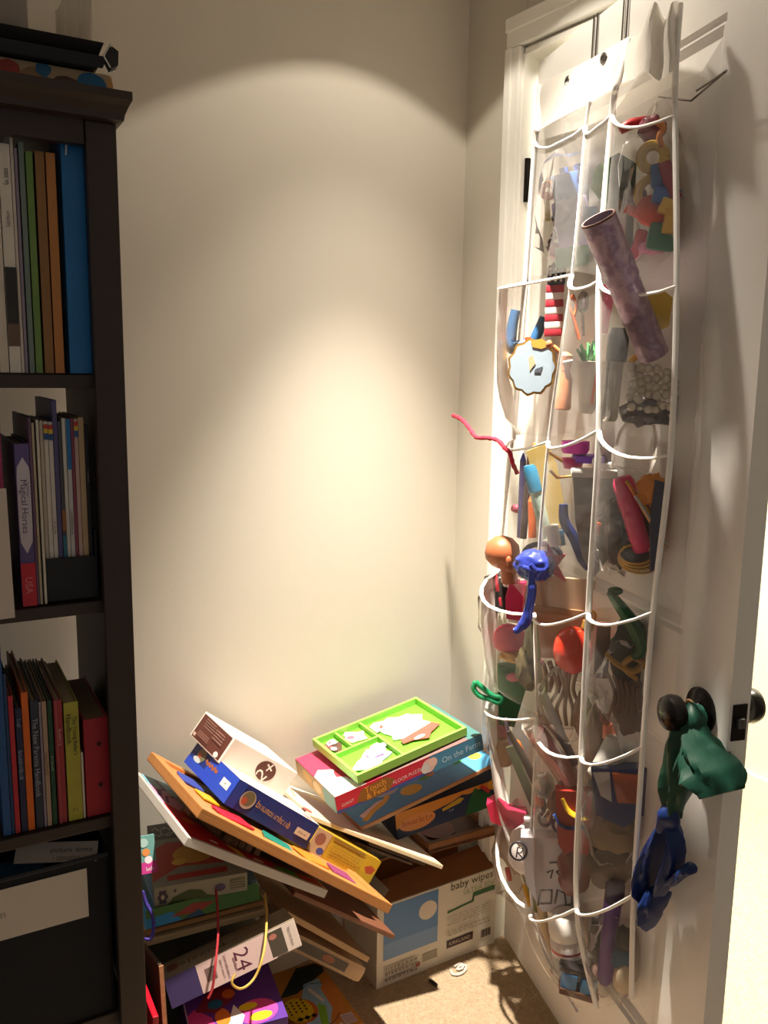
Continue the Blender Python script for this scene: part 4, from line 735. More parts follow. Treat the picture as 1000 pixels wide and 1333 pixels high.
# ------------------------------------------------------------------ things in the pockets
VRZ = math.radians(-44)
SC = [1.12]
def item(name, label, cat, v, parts, rz=VRZ, group=None):
    """parts: (part name, colour or material, [shapes]) ; shape numbers in units of v[3]"""
    s = v[3] * SC[0]; single = len(parts) == 1; root = None
    if not single: root = empty(name, v[:3], rz)
    for pn, col, shapes in parts:
        bm = bmesh.new()
        for sh in shapes:
            k = sh[0]
            if k == 'box':                                         # cx cz w h depth rot bevel y
                _, cx_, cz_, w, h, dp = sh[:6]; rt = sh[6] if len(sh) > 6 else 0; bv = sh[7] if len(sh) > 7 else 1.0; yy = sh[8] if len(sh) > 8 else 0
                addbox(bm, (cx_ * s, yy * s, cz_ * s), (w * s, dp * s, h * s), RY(rt), bv * s)
            elif k == 'tube':                                      # pts r
                pts = [Vector((p[0] * s, (p[2] if len(p) > 2 else 0) * s, p[1] * s)) for p in sh[1]]
                sm = len(pts) > 2 and not (len(sh) > 4 and sh[4])
                rad = sh[2]; P = smoothline(pts, 4) if sm else pts
                if hasattr(rad, '__len__'):
                    n = len(P); rad = [rad[min(len(rad) - 2, int(i / max(n - 1, 1) * (len(rad) - 1)))] * (1 - ((i / max(n - 1, 1) * (len(rad) - 1)) - min(len(rad) - 2, int(i / max(n - 1, 1) * (len(rad) - 1))))) + rad[min(len(rad) - 1, min(len(rad) - 2, int(i / max(n - 1, 1) * (len(rad) - 1))) + 1)] * ((i / max(n - 1, 1) * (len(rad) - 1)) - min(len(rad) - 2, int(i / max(n - 1, 1) * (len(rad) - 1)))) for i in range(n)]
                    rad = [q * s for q in rad]
                else: rad = rad * s
                addtube(bm, P, rad, 10, bool(len(sh) > 3 and sh[3] == 'c'), sh[3] if len(sh) > 3 and not isinstance(sh[3], str) else 1.0)
            elif k == 'ball':                                      # cx cz rx rz ry lump seed y
                _, cx_, cz_, rx, rz_, ry = sh[:6]; lu = sh[6] if len(sh) > 6 else 0; sd = sh[7] if len(sh) > 7 else 0; yy = sh[8] if len(sh) > 8 else 0
                addblob(bm, (cx_ * s, yy * s, cz_ * s), (rx * s, ry * s, rz_ * s), lu, 2.2, 3 if lu else 2, sd)
            elif k == 'slab':                                      # outline thickness y
                yy = sh[3] if len(sh) > 3 else 0
                addslab(bm, [(x * s, z_ * s) for x, z_ in sh[1]], (yy - sh[2] / 2) * s, (yy + sh[2] / 2) * s)
            elif k == 'lathe':                                     # profile cx cz rot y tiltx
                yy = sh[5] if len(sh) > 5 else 0; tx = sh[6] if len(sh) > 6 else 0
                addlathe(bm, [(a * s, b * s) for a, b in sh[1]], (sh[2] * s, yy * s, sh[3] * s), RY(sh[4] if len(sh) > 4 else 0) @ RX(tx), 18)
            elif k == 'ring':                                      # cx cz R r squash y
                yy = sh[6] if len(sh) > 6 else 0
                addtube(bm, [Vector(((sh[1] + sh[3] * math.cos(2 * PI * q / 18)) * s, yy * s, (sh[2] + sh[3] * sh[5] * math.sin(2 * PI * q / 18)) * s)) for q in range(18)], sh[4] * s, 8, True)
        m = mat(col, .42, .10) if isinstance(col, str) else col
        if single:
            o = ob(name, bm, m, None, True); o.location = v[:3]; o.rotation_euler = (0, 0, rz); root = o
        else: ob(pn, bm, m, root, True)
    return tag(root, label, cat, group)
def one(name, label, cat, v, col, *shapes, **kw): return item(name, label, cat, v, [(name, col, list(shapes))], **kw)
silver = mat('b4b0a8', .25, .1, .8); gold = mat('c79a4a', .3, .1, .7); clearp = vinyl('clear_toy_plastic', .12, 'efe6dc', .06)

# top row, hinge column
SC[0] = 1.38
one('toy_ring', 'small orange plastic ring in the top pocket by the hinges', 'toy', (1.2715, 1.3103, 1.7654, 0.0015), 'd8763a', ('ring', 0, 0, 6, 3.2, 1))
one('toy_stick', 'short yellow plastic stick beneath the orange ring', 'toy', (1.2739, 1.3173, 1.7342, 0.0016), 'd8b53a', ('tube', [(-1, 13), (1, 0), (2, -12)], 2.6))
item('toy_brick', 'bright blue studded brick in the top pocket by the hinges', 'toy brick', (1.2411, 1.2211, 1.7489, 0.0015), [('brick_body', '3a6fc0', [('box', 0, 0, 30, 28, 18, -12, 1.5)]), ('stud', '3a6fc0', [('lathe', [(4, 0), (4, 4), (0, 4)], -6, 15, -12)]), ('stud', '3a6fc0', [('lathe', [(4, 0), (4, 4), (0, 4)], 7, 18, -12)])])
one('toy_block', 'lavender plastic block under the blue brick', 'toy', (1.2349, 1.2027, 1.6825, 0.0015), '8a78b0', ('box', 0, 0, 32, 44, 16, -14, 3))
one('bead_strand', 'dark maroon bead strand beside the lavender block', 'beads', (1.2609, 1.279, 1.6774, 0.0015), '5a3040', *[('ball', 3 * math.sin(k), 14 - 5.5 * k, 3.4, 3.4, 3.4) for k in range(6)])
one('toy_block', 'pink rounded plastic block at the foot of the bead strand', 'toy', (1.252, 1.2531, 1.64, 0.0015), 'b05a70', ('box', 0, 0, 18, 14, 12, 10, 4))
one('toy_block', 'dull green plastic block at the bottom of the hinge pocket', 'toy', (1.2338, 1.1997, 1.6229, 0.0015), '5a8a6a', ('box', 0, 0, 30, 18, 14, -6, 3))
one('toy_chip', 'pale blue plastic chip next to the dark green pouch', 'toy', (1.2126, 1.1374, 1.6772, 0.0014), '4f7fb8', ('box', 0, 0, 12, 26, 8, -4, 2))
# top row, middle column
one('folded_pouch', 'dark green folded felt pouch in the narrow top pocket', 'pouch', (1.1543, 1.0186, 1.6727, 0.0013), '1f4a34', ('slab', [(-12, 46), (-4, 50), (12, 40), (13, -44), (-8, -46), (-13, -10)], 10), ('slab', [(-9, 42), (4, 44), (4, -40), (-8, -42)], 14))
one('paper_strip', 'pale yellow paper strip alongside the dark green pouch', 'paper', (1.1756, 1.0629, 1.6533, 0.0013), 'd8c98a', ('box', 0, 0, 6, 46, 2, 6, .5))
one('toy_leaf', 'small pale green plastic leaf in the narrow top pocket', 'toy', (1.1909, 1.0983, 1.7372, 0.0014), '8ab878', ('slab', [(0, 16), (8, 6), (7, -8), (0, -16), (-8, -6), (-7, 8)], 4))
# top row, latch column: jumbled toy parts
one('toy_lever', 'bright red plastic lever on top of the jumbled toys', 'toy', (1.1636, 1.0026, 1.8017, 0.0013), 'c8282c', ('tube', [(-14, -2), (-4, 3), (12, 6)], [4, 5, 4]))
one('toy_ball', 'maroon lumpy ball beside the red lever', 'toy', (1.1478, 0.9563, 1.7869, 0.0012), '74283c', ('ball', 0, 0, 13, 12, 12, .25, 2))
one('toy_hook', 'orange curved plastic hook above the yellow ring', 'toy', (1.1343, 0.9321, 1.7683, 0.0012), 'd8843a', ('tube', [(-2, 14), (4, 8), (1, 0), (4, -10)], 3))
one('ring_toy', 'yellow ring wheel with a dark hub below the maroon ball', 'toy', (1.1337, 0.9396, 1.739, 0.0012), 'd8b040', ('ring', 0, 0, 11, 5, 1.0))
one('toy_rod', 'dark red plastic rod leaning down the pocket edge', 'toy', (1.1288, 0.9004, 1.6973, 0.0012), '98283a', ('tube', [(-6, 16), (6, -16)], 6))
one('toy_plate', 'blue angled plastic plate under the yellow wheel', 'toy', (1.1341, 0.9221, 1.7005, 0.0012), '2a6ab0', ('slab', [(-10, 14), (-2, 16), (12, -14), (2, -16), (-8, -4)], 8))
one('toy_brick', 'blue plastic brick beside the second yellow ring', 'toy brick', (1.1313, 0.9077, 1.675, 0.0012), '2f66a8', ('box', 0, 0, 24, 14, 14, 10, 2))
one('ring_toy', 'second yellow ring leaning on the orange cluster', 'toy', (1.1344, 0.9418, 1.6841, 0.0012), 'd0a848', ('ring', 0, 0, 11, 4.5, 1.25))
one('toy_ball', 'dark purple ball behind the second yellow ring', 'toy', (1.1588, 0.9884, 1.6907, 0.0013), '5a2c50', ('ball', 0, 0, 9, 9, 9, .15, 5))
one('toy_cog', 'orange red cog in the middle of the jumbled toys', 'toy', (1.1319, 0.9343, 1.6536, 0.0012), 'd04a28', ('lathe', [(8, 0), (15, 2), (15, 8), (8, 10), (0, 10)], 0, 0, 0, 0, 70), ('tube', [(-24, 6), (-10, 0), (4, -4)], 5))
one('toy_brick', 'yellow plastic brick stacked right of the orange cog', 'toy brick', (1.1286, 0.8999, 1.6576, 0.0012), 'd8b24a', ('box', 0, 0, 16, 14, 12, 20, 2))
one('toy_brick', 'yellow plastic brick standing beneath its twin by the cog', 'toy brick', (1.1258, 0.8917, 1.6357, 0.0012), 'd0a63e', ('box', 0, 0, 12, 22, 12, 8, 2))
one('toy_brick', 'dark green plastic brick low in the jumbled toys', 'toy brick', (1.1324, 0.9109, 1.6147, 0.0012), '1f6a48', ('box', 0, 0, 26, 24, 14, 8, 3))
one('toy_rod', 'crimson plastic rod at the bottom of the jumbled toys', 'toy', (1.1515, 0.9732, 1.6129, 0.0013), 'b02438', ('box', 0, 0, 10, 26, 8, 14, 2))
one('toy_scrap', 'pale pink plastic scrap beside the crimson rod', 'toy', (1.141, 0.9361, 1.6031, 0.0012), 'c88a98', ('ball', 0, 0, 13, 7, 8, .4, 3))
SC[0] = 1.15
# second row
item('toy_boots', 'small blue toy with two upright legs above the shell', 'toy', (1.2645, 1.3579, 1.485, 0.0016), [('body', '2a5a86', [('tube', [(-18, -6), (-12, -16), (0, -12), (8, -10)], [7, 8, 6, 5])]), ('leg', '2a5a86', [('tube', [(-10, 26), (-13, 10), (-15, -8)], [5.5, 6, 7])]), ('leg', '2a5a86', [('tube', [(22, 18), (17, 4), (12, -8)], [5, 6, 6])]), ('red_band', 'c8482c', [('box', 5, -8, 7, 8, 10, 0, 1)])])
sh_o = [(27 * (1 + .05 * math.cos(11 * a)) * math.cos(a), 31 * (1 + .05 * math.cos(11 * a)) * math.sin(a)) for a in [2 * PI * k / 44 for k in range(44)]]
sh_i = [(x * .91, z * .91) for x, z in sh_o]
it = item('scallop_dish', 'grey blue scalloped shell dish with a gilt edge in the second pocket', 'dish', (1.2438, 1.3066, 1.4147, 0.0016), [('gilt_edge', gold, [('slab', sh_o, 4)]), ('dish_face', '93a4b2', [('slab', sh_i, 3, -1.6)]), ('gilt_smear', 'c08a3a', [('slab', [(-2, 29), (10, 31), (20, 24), (10, 20), (0, 22)], 2, -3)]), ('dark_marks', '4a4f58', [('slab', [(4, -2), (12, 1), (10, -6), (3, -6)], 1, -3.4)]), ('pale_marks', 'b49c7c', [('slab', [(-4, 10), (0, 14), (4, 4), (-2, -4)], 1, -3.4)])], rz=VRZ - .15)
item('flag_stick', 'roll printed with white stars over red and white stripes', 'toy', (1.2281, 1.2355, 1.5419, 0.0015), [('star_end', '20222e', [('box', 1, 28, 20, 22, 14, 2, 3)]), ('ring_tip', silver, [('tube', [(-4, 38), (-2, 42), (0, 38)], 1.5)])] + [('stripe', 'a82a38' if k % 2 == 0 else 'e8dcd8', [('box', 0, 13 - 8 * k, 20, 8.2, 14, -3, 1)]) for k in range(7)] + [('star', 'e8e4dc', [('ball', -6 + 6 * (k % 3), 34 - 6 * (k // 3), 1.5, 1.5, 1.2, 0, 0, -8)]) for k in range(9)])
one('doll_needle', 'orange plastic needle threader in the second row', 'needle', (1.1974, 1.1453, 1.5071, 0.0014), 'e06a2a', ('tube', [(-6, 24), (-9, 14), (-4, 0), (-1, 12), (-6, 24)], 2), ('tube', [(-4, 0), (4, -26)], 2.2))
item('wooden_doll', 'copper wooden peg figure standing by the flag roll', 'doll', (1.21, 1.1823, 1.4088, 0.0015), [('peg_body', wood('c07a4a', 'a8623a', .5, 40), [('lathe', [(7, -44), (9, -42), (9, -10), (6, 0), (8, 8), (8, 16), (3, 20)], 0, 0, 0)]), ('arm', 'b87848', [('tube', [(-14, 26), (-4, 18), (6, 10)], 3)]), ('head', 'a86a48', [('ball', -18, 28, 4, 5, 4)]), ('metal_pin', silver, [('tube', [(-2, 8, -8), (8, 10, -8)], 2)])])
one('metal_spoon', 'grey metal spoon bowl behind the orange needle', 'spoon', (1.2044, 1.138, 1.5266, 0.0014), silver, ('ball', 0, 4, 7, 13, 3), ('tube', [(0, -8), (2, -34)], 1.8))
one('pink_comb', 'pink plastic paddle standing in the narrow second pocket', 'comb', (1.177, 1.0575, 1.5154, 0.0013), 'd8486a', ('slab', [(-8, 26), (4, 30), (9, 18), (3, -28), (-6, -28)], 5))
item('grass_hair_toy', 'cup toy with spiky green hair in the second row', 'toy', (1.179, 1.0914, 1.4116, 0.0014), [('cup', 'ddd0c4', [('lathe', [(7, -50), (9, -46), (14, 4), (15, 8), (0, 9)], 0, 0, 0)]), ('hair', '4aa05a', [('tube', [(4 * math.cos(k * 2.4), 6, 4 * math.sin(k * 2.4)), (16 * math.cos(k * 2.4) * (.5 + .5 * ((k * 37) % 10) / 10), 20 + 12 * ((k * 53) % 10) / 10, 12 * math.sin(k * 2.4))], [2.6, .6]) for k in range(26)]), ('orange_stripe', 'd8642c', [('box', 6, -22, 3, 34, 24, 5, .5)])])
item('lipstick_tube', 'black capped silver tube beside the green haired toy', 'tube', (1.1608, 1.0194, 1.4025, 0.0013), [('cap', '1a1a1e', [('lathe', [(11, 14), (12, 18), (12, 44), (9, 52), (0, 53)], 2, 0, 3)]), ('barrel', silver, [('lathe', [(9, -54), (11, -50), (11, 14), (0, 14)], 0, 0, 3)])])
# kaleidoscope
kp, kq = (-45, 86), (40, -78)
def kal():
    v = (1.0906, 0.9372, 1.5273, 0.0012)
    s = v[3]; root = empty('kaleidoscope', v[:3], VRZ); tag(root, 'big purple kaleidoscope tube leaning out of the latch column pocket', 'kaleidoscope')
    m = bpy.data.materials.new('kaleidoscope_foil'); m.use_nodes = True; nt = m.node_tree; b = nt.nodes['Principled BSDF']; b.inputs['Roughness'].default_value = .3; b.inputs['Metallic'].default_value = .25
    tc = nt.nodes.new('ShaderNodeTexCoord'); vo = nt.nodes.new('ShaderNodeTexNoise'); vo.inputs['Scale'].default_value = 38; vo.inputs['Detail'].default_value = 5; nt.links.new(tc.outputs['Object'], vo.inputs['Vector'])
    cr = nt.nodes.new('ShaderNodeValToRGB'); nt.links.new(vo.outputs['Fac'], cr.inputs['Fac'])
    for pos, h in ((0, '5f4668'), (.42, '7a6086'), (.56, '9a7f98'), (1, 'c4aab8')):
        if pos in (0, 1): e = cr.color_ramp.elements[0 if pos == 0 else 1]
        else: e = cr.color_ramp.elements.new(pos)
        e.color = hexc(h) + (1,)
    nt.links.new(cr.outputs['Color'], b.inputs['Base Color'])
    a = Vector((kp[0] * s, -52 * s, kp[1] * s)); c = Vector((kq[0] * s, 18 * s, kq[1] * s)); mid = a.lerp(c, .42)
    ax = (a - c).normalized(); R = 21 * s
    def ring_tube(p, q, r, name, mt, hollow=0.0):
        bm = bmesh.new(); addtube(bm, [p, q], r, 24); ob(name, bm, mt, root, True)
    ring_tube(mid, c, R * .98, 'tube_body', m); ring_tube(a, mid, R * 1.06, 'turning_end', m)
    bm = bmesh.new(); addtube(bm, [a + ax * .0006, a + ax * .002], R * .92, 24); ob('dark_mouth', bm, mat('1c1218', 1.0, .1, 0, 40, 0, .02), root)
    P, T_, N_ = frames([a, c]); b_ = T_[0].cross(N_[0])
    bm = bmesh.new(); addtube(bm, [a + ax * .001 + (N_[0] * math.cos(q) + b_ * math.sin(q)) * R * 1.0 for q in [2 * PI * k / 24 for k in range(24)]], R * .09, 6, True); ob('rolled_rim', bm, mat('6a4438', .5, .1), root, True)
kal()
one('yellow_duck', 'yellow plastic toy behind the kaleidoscope', 'toy', (1.1354, 0.9106, 1.5081, 0.0012), 'c8a01e', ('slab', [(-16, 14), (4, 18), (14, 10), (12, -22), (2, -26), (-6, -6)], 10))
prl = mat('cfc4b4', .22, .05, .2)
rnd = random.Random(3)
item('pearl_necklace', 'heap of grey pearl beads below the kaleidoscope', 'necklace', (1.1217, 0.9045, 1.3814, 0.0012), [('pearl', prl, [('ball', x, z, 5.5, 5.5, 5.5, 0, 0, y)]) for x, z, y in [(-22 + 9.2 * (k % 6) + rnd.uniform(-2, 2), 24 - 9 * (k // 6) - 1.6 * (k % 6) + rnd.uniform(-2, 2), rnd.uniform(-6, 4)) for k in range(34)]])
one('foil_scrap', 'crumpled grey foil below the pearls', 'foil', (1.129, 0.9165, 1.3429, 0.0012), mat('6a6668', .35, .5, .3, 60), ('ball', 0, 0, 28, 15, 14, .6, 4))
one('gold_tag', 'small gold paper tag above the pearls', 'tag', (1.144, 0.9607, 1.4293, 0.0013), gold, ('slab', [(-8, -3), (2, 6), (9, 1), (-2, -6)], 2))
# third row
def pipe():
    P = [(1.2226, 1.5359, 1.3048), (1.2082, 1.4873, 1.2989), (1.1974, 1.4493, 1.2844), (1.1872, 1.4103, 1.2656), (1.1762, 1.3624, 1.2677), (1.1677, 1.3189, 1.2663), (1.1677, 1.2971, 1.2523), (1.1755, 1.2891, 1.2417), (1.1867, 1.2909, 1.2191), (1.1954, 1.2855, 1.1987)]
    P = smoothline(P, 4); o0 = P[-1].copy(); bm = bmesh.new(); n = len(P)
    addtube(bm, [p - o0 for p in P], [.0046 + .0008 * math.sin(k * 2.7) for k in range(n)], 8); o = ob('pipe_cleaner', bm, mat('b8283c', .9, .25, 0, 400, .4), None, True); o.location = o0
    tag(o, 'wavy red pipe cleaner sticking out of the third pocket', 'pipe cleaner')
pipe()
def pencil(label, v, col, ang, ln, r=4.2, tip='3a2a22', cat='pencil', name='pencil'):
    item(name, label, cat, v, [('barrel', col, [('lathe', [(r, -ln / 2), (r, ln / 2), (0, ln / 2)], 0, 0, ang)]), ('tip', tip, [('lathe', [(r, 0), (r * .25, 8), (0, 8.5)], math.sin(math.radians(ang)) * ln / 2, math.cos(math.radians(ang)) * ln / 2, ang)])])
pencil('dark violet pencil with a blue tip standing in the third pocket', (1.2656, 1.3457, 1.1334, 0.0017), '4a4468', 0, 86, 3.5, '2a3aa8')
pencil('dark brown pencil beside the violet pencil', (1.2569, 1.3202, 1.1407, 0.0016), '3a2c28', 3, 96, 4.2, '2a201c')
pencil('short orange pencil low in the third pocket', (1.2469, 1.2909, 1.0995, 0.0016), 'c8642c', -3, 42, 4.6, 'c8642c')
item('felt_marker', 'white felt marker with a teal cap leaning in the third pocket', 'marker', (1.2278, 1.2501, 1.1296, 0.0016), [('barrel', 'b4cfc0', [('lathe', [(5, -46), (7, -40), (7, 20), (0, 20)], 0, 0, -16)]), ('cap', '2a7aa0', [('lathe', [(8, 20), (8, 44), (6, 50), (0, 50)], 0, 0, -16)]), ('end_cap', 'd8d4cc', [('lathe', [(7.5, -56), (9, -52), (9, -34), (0, -34)], 4, 0, -14)])])
one('paper_envelope', 'tall mustard paper envelope behind the marker', 'envelope', (1.2364, 1.2413, 1.165, 0.0016), 'b8a060', ('slab', [(-24, 44), (-2, 54), (10, 30), (24, -36), (4, -44), (-8, -10)], 5))
one('rubber_eraser', 'tiny pink eraser at the edge of the third pocket', 'eraser', (1.2707, 1.3669, 1.1099, 0.0017), 'd8647a', ('ball', 0, 0, 6, 5, 5, .1, 1))
item('glue_tube', 'clear glue tube with a white cap at the pocket bottom', 'tube', (1.212, 1.1945, 1.0875, 0.0015), [('tube_body', 'd0ccc4', [('lathe', [(7, -14), (8, -10), (8, 10), (0, 12)], 0, 0, -14)]), ('tube_end', '3a6a8a', [('box', 10, -4, 7, 18, 6, -10, 1)])])
one('wooden_dowel', 'short copper dowel crossing the top of the third pocket', 'dowel', (1.2373, 1.2626, 1.2446, 0.0016), 'a8703c', ('tube', [(-10, 8), (14, -12)], 3.2))
one('coat_hanger_doll', 'tiny gold wire doll hanger in the narrow third pocket', 'hanger', (1.2059, 1.1704, 1.2268, 0.0015), gold, ('tube', [(-16, 14), (4, 2), (22, -10), (-6, -14), (-14, -6)], 1.8, 1.0, True))
item('play_dough_cup', 'magenta cup with a purple lid deep in the narrow third pocket', 'cup', (1.196, 1.1134, 1.256, 0.0014), [('cup_top', 'd838b0', [('lathe', [(14, 0), (16, 4), (16, 14), (0, 15)], -8, 0, 0)]), ('lid', '7a3ac0', [('lathe', [(20, -8), (21, -5), (19, 0), (0, 1)], 8, -2, 0)]), ('base', 'd02a78', [('lathe', [(10, -14), (13, -2), (0, -1)], -10, -4, 0)])])
item('canvas_pouch', 'grey canvas pouch with a white rolled rim in the third row', 'pouch', (1.1691, 1.0622, 1.152, 0.0014), [('pouch_body', '8a8480', [('slab', [(-22, 50), (24, 50), (28, 0), (22, -50), (8, -72), (-6, -50), (-16, -10)], 20)]), ('pouch_rim', 'd8d2ca', [('box', 2, 46, 50, 9, 24, 0, 2)]), ('toggle', 'e8e4de', [('ball', 4, 58, 5, 7, 5), ('ball', 20, 55, 5, 4, 4)])])
one('navy_strap', 'navy webbing strap curving round the canvas pouch', 'strap', (1.179, 1.1068, 1.1125, 0.0014), '1f2c68', ('tube', [(-14, 30), (-12, 10), (0, -10), (12, -34), (20, -44)], [5, 6, 6, 7, 6], .5))
one('orange_clip', 'small orange clip low on the canvas pouch', 'clip', (1.1471, 1.0224, 1.1319, 0.0014), 'd85a2a', ('box', 0, 0, 6, 14, 5, 10, 1))
one('glass_dome', 'clear plastic dome with coloured glints above the pink marker', 'dome', (1.1317, 0.9339, 1.2968, 0.0013), clearp, ('lathe', [(22, -34), (24, -20), (22, 4), (16, 18), (6, 26), (0, 27)], 0, 0, 8))
item('pink_marker', 'fat hot pink marker leaning in the latch column', 'marker', (1.1342, 0.9411, 1.1763, 0.0013), [('barrel', 'd82a64', [('lathe', [(8, -44), (11, -38), (11, 8), (0, 9)], 2, -4, -18)]), ('cap', 'd82a64', [('lathe', [(12, 8), (12, 38), (9, 44), (0, 45)], 2, -4, -18)])])
one('orange_net', 'crumpled orange mesh net beside the pink marker', 'net', (1.1272, 0.8957, 1.2149, 0.0012), 'd8842c', ('ball', 0, 4, 17, 18, 10, .5, 7), ('slab', [(-14, 10), (4, 22), (14, 4), (12, -28), (0, -20)], 3))
for k, (lab, x, y, h) in enumerate((('copper knitting needle crossing the orange net', 842, 668, 'c8783a'), ('steel knitting needle beside the copper one', 848, 676, 'a8a49c'), ('brass knitting needle beneath the steel one', 838, 655, 'b8964a'))):
    v = ((1.1229, 0.8986, 1.1794, 0.0013), (1.1212, 0.8874, 1.1711, 0.0012), (1.1322, 0.9136, 1.1932, 0.0013))[k]
    one('knitting_needle', lab, 'needle', v, mat(h, .3, .1, .8), ('tube', [(-20, 30 - 3 * k), (20, -34 + 4 * k)], 2))
item('wire_coil', 'loose brass wire coil at the bottom of the third pocket', 'wire', (1.1379, 0.9273, 1.1033, 0.0013), [('coil', gold, [('ring', 2 * k, -2 * k, 18 + 2 * k, 1.4, .6 + .04 * k, 3 * k)]) for k in range(4)])
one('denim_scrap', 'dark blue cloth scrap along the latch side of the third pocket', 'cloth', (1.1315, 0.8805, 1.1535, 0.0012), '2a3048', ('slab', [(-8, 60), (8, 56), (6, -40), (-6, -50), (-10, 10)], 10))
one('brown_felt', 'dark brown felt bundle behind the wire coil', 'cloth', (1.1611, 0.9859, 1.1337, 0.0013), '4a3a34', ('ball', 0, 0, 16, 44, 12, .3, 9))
# fourth row
item('baby_doll', 'bald brown doll head peeking out of the fourth pocket', 'doll', (1.1989, 1.3267, 1.0237, 0.0016), [('head', 'a8623f', [('ball', 0, 2, 21, 20, 20), ('ball', 10, -14, 12, 10, 11)]), ('ear', 'a05a3a', [('ball', 8, -4, 3.5, 6, 3, 0, 0, -19)]), ('neck', 'a05a3a', [('lathe', [(8, -34), (9, -20), (10, -10), (0, -8)], 8, 0, 0)])])  # only the head of a doll, with ear and neck
item('sunglasses_case', 'black case with a red stripe under the doll head', 'case', (1.2748, 1.4161, 0.9078, 0.0017), [('case_body', '231f1e', [('box', 0, 0, 26, 46, 16, -6, 6)]), ('red_stripe', 'c8283a', [('box', -3, 14, 4, 20, 2, -10, .5, -9), ('box', 2, -8, 3, 10, 2, -10, .5, -9)])])
one('lace_trim', 'white lace trim between the doll head and the blue balloon', 'lace', (1.248, 1.3436, 0.9623, 0.0017), 'e4dcd4', *[('ball', -8 + 4.5 * (k % 5), 10 - 6 * (k // 5) - 1.5 * (k % 5), 3.2, 3.2, 3) for k in range(20)])
one('doll_dress', 'hot pink doll dress below the black case', 'doll clothes', (1.2493, 1.332, 0.9061, 0.0017), 'c8245c', ('slab', [(-8, 24), (10, 26), (16, 8), (14, -18), (-10, -16), (-12, 6)], 14))
one('ribbon_roll', 'salmon ribbon roll tucked behind the balloon tail', 'ribbon', (1.2415, 1.2811, 0.9159, 0.0016), 'a84a48', ('box', 0, 0, 16, 48, 14, 3, 4))
one('pink_ball', 'crimson soft ball low in the fourth pocket', 'ball', (1.2624, 1.3612, 0.8159, 0.0017), 'b83050', ('ball', 0, 0, 20, 18, 18, .08, 1))
one('gold_bell', 'gold foil scraps beneath the crimson ball', 'foil', (1.2606, 1.3373, 0.7821, 0.0017), 'c89848', ('ball', 0, 0, 18, 7, 10, .5, 2))
one('white_ribbon', 'white ribbon band above the crimson ball', 'ribbon', (1.2483, 1.329, 0.8724, 0.0017), 'e0d4d0', ('box', 2, 0, 22, 8, 10, 4, 2))
def cloth(bm, pts, wid, flat=.45, folds=5, amp=.22, seg=20, seed=0.0):
    P = smoothline(pts, 6); n = len(P); P, T_, N_ = frames(P); rings = []
    for i, (p, t, nn) in enumerate(zip(P, T_, N_)):
        f = i / (n - 1) * (len(wid) - 1); k = min(int(f), len(wid) - 2); w = wid[k] * (1 - f + k) + wid[k + 1] * (f - k); b = t.cross(nn); ring = []
        for q in range(seg):
            a = 2 * PI * q / seg; rr_ = w * (1 + amp * math.sin(folds * a + seed + .4 * i) + .10 * noise.noise(Vector((q * .7, i * .35, seed))))
            ring.append(bm.verts.new(p + nn * (rr_ * math.cos(a)) + b * (rr_ * flat * math.sin(a))))
        rings.append(ring)
    for A_, B_ in zip(rings, rings[1:]):
        for q in range(seg): bm.faces.new((A_[q], A_[(q + 1) % seg], B_[(q + 1) % seg], B_[q]))
    bm.faces.new(rings[0][::-1]); bm.faces.new(rings[-1])
def balloon():
    v = (1.1353, 1.1617, 1.0387, 0.0015)
    s = v[3]; r = empty('deflated_balloon', v[:3], VRZ); tag(r, 'royal blue tied balloon figure with a dangling tail in the fourth row', 'balloon')
    m = mat('2f3c94', .35, .12)
    bm = bmesh.new(); addblob(bm, (0, 0, 0), (27 * s, 20 * s, 20 * s), .16, 3.2, 4, 4.0); ob('balloon_body', bm, m, r, True)
    bm = bmesh.new(); addtube(bm, smoothline([Vector((x * s, -20 * s, z * s)) for x, z in ((-4, 2), (-4, -14), (-3, -30), (-6, -52), (-9, -68), (-18, -80), (-24, -82))], 4), [4.5 * s] * 6 + [6 * s] * 8 + [7 * s] * 5 + [5 * s] * 4 + [3.6 * s] * 2, 10); ob('balloon_tail', bm, m, r, True)
    bm = bmesh.new(); addtube(bm, smoothline([Vector((x * s, -22 * s, z * s)) for x, z in ((-16, 2), (-8, 0), (0, -2), (-6, 6))], 4), 3 * s, 8); ob('knot', bm, m, r, True)
balloon()
one('red_star', 'red felt star behind the blue balloon', 'felt star', (1.1555, 1.137, 1.0428, 0.0015), 'b8203a', ('slab', [(-6, 24), (2, 10), (14, 12), (6, 0), (16, -18), (0, -10), (-12, -20), (-8, 0), (-14, 10), (-6, 12)], 6))
one('black_band', 'black elastic band behind the blue balloon', 'band', (1.2165, 1.2263, 1.0389, 0.0016), '24222a', ('ring', 0, 0, 20, 3, .6))
item('kraft_envelope', 'tan kraft envelope standing in the narrow fourth pocket', 'envelope', (1.1962, 1.1419, 0.9371, 0.0015), [('envelope_body', 'c0a080', [('slab', [(-36, 38), (-30, 44), (34, 42), (32, -50), (-22, -52)], 5)]), ('envelope_flap', 'a88868', [('slab', [(-34, 10), (32, 6), (31, -2), (-33, 2)], 2, -3.5)])])
one('craft_stick', 'thin wooden craft stick in front of the kraft envelope', 'craft stick', (1.1955, 1.1647, 0.9126, 0.0015), wood('c09a70', 'a88058', .5, 40), ('box', 0, 0, 8, 62, 3, 4, 1))
item('silver_button', 'round dark silver button on the kraft envelope pocket', 'button', (1.1872, 1.1619, 0.8673, 0.0015), [('button_disc', mat('6a6a66', .25, .1, .8), [('lathe', [(10, 0), (9, 3), (4, 5), (0, 5)], 0, 0, 0, 0, 80)]), ('button_rim', silver, [('ring', 0, 0, 10, 1.6, 1)])])
